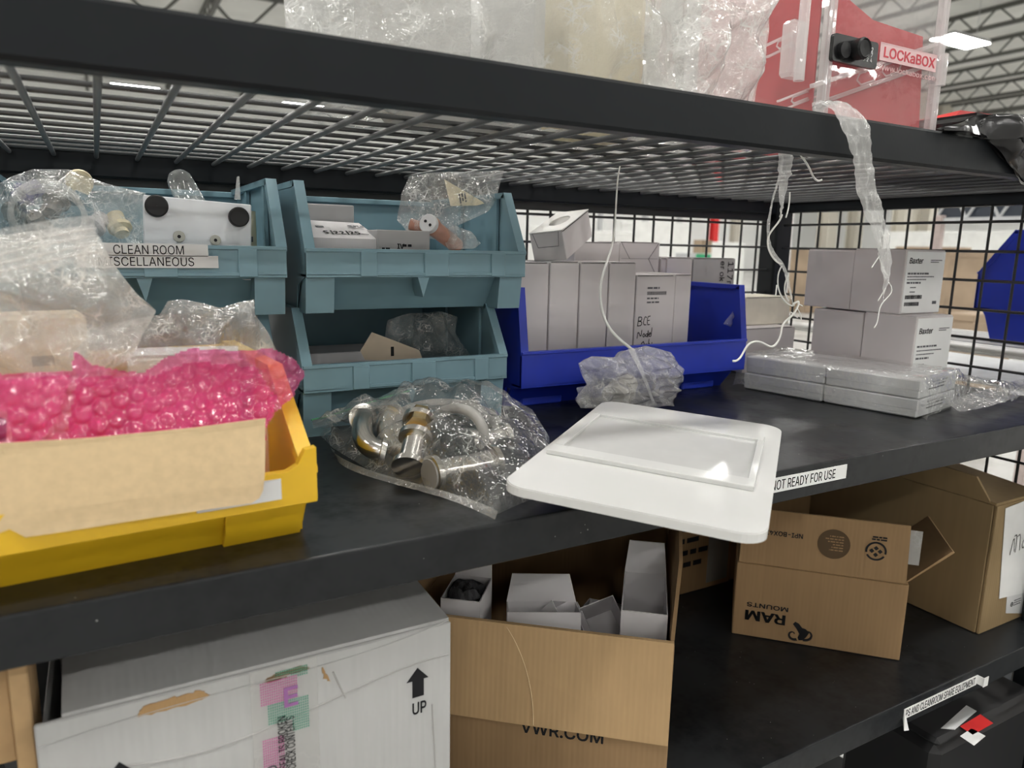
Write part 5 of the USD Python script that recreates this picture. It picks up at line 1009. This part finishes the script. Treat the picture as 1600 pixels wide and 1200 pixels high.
put(fp, 'maker_stamp', b, brown_ink); put(fp, 'stamp_print', lines_of_print(T @ TM((-.013, .010, .0002)), .026, 6, .0018, .0042, 90), kraft_mid)
T = T_(1369, 862); b = MB().prism(ring(.0115, .0142, .5, 2.6), 0, .0003, 'z', T).prism(ring(.0115, .0142, 2.9, 6.5), 0, .0003, 'z', T)
for a, c in ((0, .0055), (.0055, 0), (-.0055, 0), (0, -.0045)): b.prism([(a - .0034, c), (a, c + .0034), (a + .0034, c), (a, c - .0034)], 0, .0003, 'z', T)
put(fp, 'recycle_emblem', b, ink)
put(fp, 'recycle_print', lines_of_print(T @ TM((-.013, -.0165, 0)), .026, 2, .0022, .0036, 95), ink)

# large brown box at the right end
gb0 = np.array([1.173, .053, ZS]); Hg = -.148 - ZS; gb = thing('large_carton', 'large brown carton with a handwritten white sheet at the right end of the bottom shelf', 'box', gb0)
Wg, Dg = .128, .37
put(gb, 'front_panel', MB().box(.001, Wg, 0, .005, 0, Hg, .001), kraft_big); put(gb, 'side_panel', MB().box(0, .005, .0055, Dg, 0, Hg, .001), kraft_big); put(gb, 'side_panel', MB().box(Wg - .005, Wg, .0055, Dg, 0, Hg), kraft_big); put(gb, 'back_panel', MB().box(.006, Wg - .006, Dg - .005, Dg, 0, Hg), kraft_big); put(gb, 'base_panel', MB().box(.006, Wg - .006, .006, Dg - .006, 0, .005), kraft_big)
put(gb, 'top_flap', MB().hull([(0, .002, Hg), (Wg, .002, Hg), (0, .14, Hg + .012), (Wg, .14, Hg + .012), (0, .002, Hg + .004), (Wg, .002, Hg + .004), (0, .14, Hg + .016), (Wg, .14, Hg + .016)]), kraft_big)
put(gb, 'top_flap', MB().hull([(0, .16, Hg + .004), (Wg, .16, Hg + .004), (0, Dg, Hg), (Wg, Dg, Hg), (0, .16, Hg + .008), (Wg, .16, Hg + .008), (0, Dg, Hg + .004), (Wg, Dg, Hg + .004)]), kraft_big)
put(gb, 'side_flap', MB().hull([(0, .01, Hg + .001), (.004, .01, Hg + .001), (0, Dg - .01, Hg + .001), (.004, Dg - .01, Hg + .001), (-.012, .03, Hg + .040), (-.009, .03, Hg + .041), (-.014, Dg - .03, Hg + .055), (-.011, Dg - .03, Hg + .056)]), kraft_big)
put(gb, 'tongue', MB().prism([(.02, -.03), (.10, -.03), (.10, .0), (.085, .018), (.06, .024), (.035, .018), (.02, 0)], 0, .003, 'z', frame((0, .06, Hg + .075), (.9, .45, 0), (.3, -.6, -.75))), kraft_big)
fg = lambda px, py: (lambda q: (q[0] - gb0[0], q[2] - gb0[2]))(at(px, py, y=gb0[1]))
pq = [fg(1570, 794), fg(1640, 768), fg(1640, 910), fg(1560, 935)]; pq = [(min(a, Wg - .002), c) for a, c in pq]
put(gb, 'paper_sheet', MB().prism(pq, -.0014, -.0008, 'y'), paper)
hx, hz = fg(1576, 866); M_ = [[(0, 0), (.4, 2.6), (.9, .3)], [(.5, 2.4), (1.1, 2.5), (1.2, .1)], [(1.2, 2.2), (1.9, 2.5), (2.2, .2)], [(3.2, 1.8), (2.6, 1), (2.9, .2), (3.6, .8), (3.2, 1.8)], [(4.4, 0), (4.7, 1.8), (5.2, 1.9)]]
put(gb, 'handwriting', strokes(M_, frame((hx, -.0017, hz), (1, 0, 0), (0, 0, 1)), r=.0008, s=.0125), ink)
lq = [fg(1573, 930), fg(1640, 900), fg(1640, 940), fg(1571, 958)]; lq = [(min(a, Wg - .001), c) for a, c in lq]
put(gb, 'shipping_label', MB().prism(lq, -.0007, -.0002, 'y'), label_grey); cx_, cz_ = fg(1580, 944); T = frame((cx_, -.0008, cz_), (1, 0, 0), (0, 0, 1))
put(gb, 'label_emblem', MB().prism(ring(.0026, .0040), 0, .0003, 'z', T).prism(ring(.0, .0012, n=12)[:12], 0, .0003, 'z', T), ink); put(gb, 'label_print', lines_of_print(frame((cx_ + .006, -.0008, cz_ + .006), (1, 0, 0), (0, 0, 1)), .03, 3, .0018, .004, 8), grey_ink)

# left end: a pine board and a plywood sheet, black panel
a, c = at(18, 1120, y=.03), at(51, 1120, y=.03)
t = thing('pine_crate', 'pine crate edge standing on the bottom shelf at the far left', 'crate', (a[0], .03, ZS)); w = c[0] - a[0]
put(t, 'post_board', MB().box(0, w, 0, .05, 0, .318, .001), wood); put(t, 'side_board', MB().box(-.12, -.001, .012, .024, .235, .318, .001), wood); put(t, 'lower_board', MB().box(-.12, -.001, .012, .024, 0, .03, .001), wood)
t = thing('black_board', 'black board standing between the pine crate and the white shipping carton', 'board', (at(54, 1060, y=.222)[0], .222, ZS)); put(t, 'sheet', MB().box(0, at(101, 1060, y=.222)[0] - at(54, 1060, y=.222)[0], 0, .012, 0, .318, .001), black_rubber); put(t, 'edge_trim', MB().box(-.002, 0, -.001, .013, 0, .315), black_gloss)
a = at(8, 1170, y=.05); t = thing('grey_bundle', 'grey wrapped bundle left of the pine crate', 'bundle', (a[0] - .045, .055, ZS))
put(t, 'body', MB().hull([(0, 0, .03), (.05, 0, .03), (0, .05, .03), (.05, .05, .03), (0, 0, .23), (.035, 0, .20), (0, .05, .23), (.035, .05, .20)]).box(0, .05, .0, .05, 0, .03), navy); put(t, 'cord', MB().tube([(.047, -.001, .05), (.044, -.001, .12), (.038, -.001, .19)], .0025, 6), pale_grey)
# under the bottom shelf: a black case with stickers, on the lowest shelf
zc_ = -.470; a = at(1500, 1097, z=zc_); t = thing('black_case', 'black padded case with white and red stickers below the bottom shelf', 'case', (1.0, .0, -.80)); hc = zc_ + .80
put(t, 'body', MB().box(.0, .27, .0, .15, 0, hc, .012), black_rubber); put(t, 'lid', MB().box(.002, .268, .002, .148, hc, hc + .012, .006), black_rubber)
def sticker(pxs, mat, nm='sticker'): 
    q = [at(*p, z=zc_ + .0125) - np.array([1.0, 0, -.80]) for p in pxs]; put(t, nm, MB().prism([(p[0], p[1]) for p in q], hc + .0122, hc + .0126, 'z'), mat)
sticker([(1470, 1138), (1510, 1102), (1526, 1111), (1492, 1140)], label_grey); sticker([(1500, 1135), (1532, 1116), (1552, 1130), (1520, 1148)], red_plastic, 'warning_sticker'); sticker([(1500, 1150), (1518, 1138), (1540, 1150), (1522, 1165)], paper)
solo('lowest_shelf', MB().box(X0 + .06, X1 - .06, .01, .64, -.836, -.801, .002), shelf_steel, 'dark steel lowest shelf of the rack, under the black case', 'shelf')
# beyond the side mesh: a neighbouring white wire shelf with a blue bin
t = thing('wire_shelf', 'white wire shelf unit beyond the side mesh', 'shelf unit', (0, 0, 0)); b = MB()
p, q = at(1480, 523, x=1.50), at(1700, 545, x=1.50)
zsh = at(1560, 541, x=1.55)[2]
for x_ in (1.47, 1.50): put(t, 'rail', MB().tube([(x_, -.5, zsh), (x_, .75, zsh)], .006, 8), white_goods, True)
for x_ in np.arange(1.50, 1.95, .045): b.tube([(x_, -.5, zsh - .012), (x_, .75, zsh - .012)], .003, 6)
put(t, 'shelf_wires', b, white_goods, True)
for y_ in (-.5, .75): put(t, 'upright', MB().tube([(1.47, y_, FZ), (1.47, y_, zsh + .3)], .012, 10), white_goods, True)
for z_ in (-.45,): put(t, 'shelf_board', MB().box(1.47, 1.9, -.5, .75, z_ - .02, z_, .004), white_goods)
put(t, 'shelf_board', MB().box(1.60, 1.95, -.5, .75, zsh - .09, zsh - .075, .004), pale_grey)
yb0 = at(1514, 470, x=1.52)[1]
nb = bin_('blue_bin', 'royal blue bin on the white wire shelf beyond the side mesh', blue, (1.72, yb0, zsh + .008), 180, .36, .42, at(1580, 360, x=1.54)[2] - zsh - .008, .135, .065, .06, .04, style='blue', th=.005)
for lab, y_, z_, sx_, sy_, sz_, m in (('brown carton low beyond the side mesh at the lower right', .0, -.40, .25, .3, .2, carton_far), ('navy case beyond the side mesh at the lower right', -.1, -.44, .3, .4, .1, navy)):
    pass
far_box('pallet_load', 'beige carton low beyond the side mesh, under the wire shelf', 'box', 1.55, 1.85, -.35, .25, -.449, -.30, carton_far); far_box('pallet_load', 'navy case beyond the side mesh near the floor', 'case', 1.45, 1.9, -.5, .2, -.86, -.62, navy)
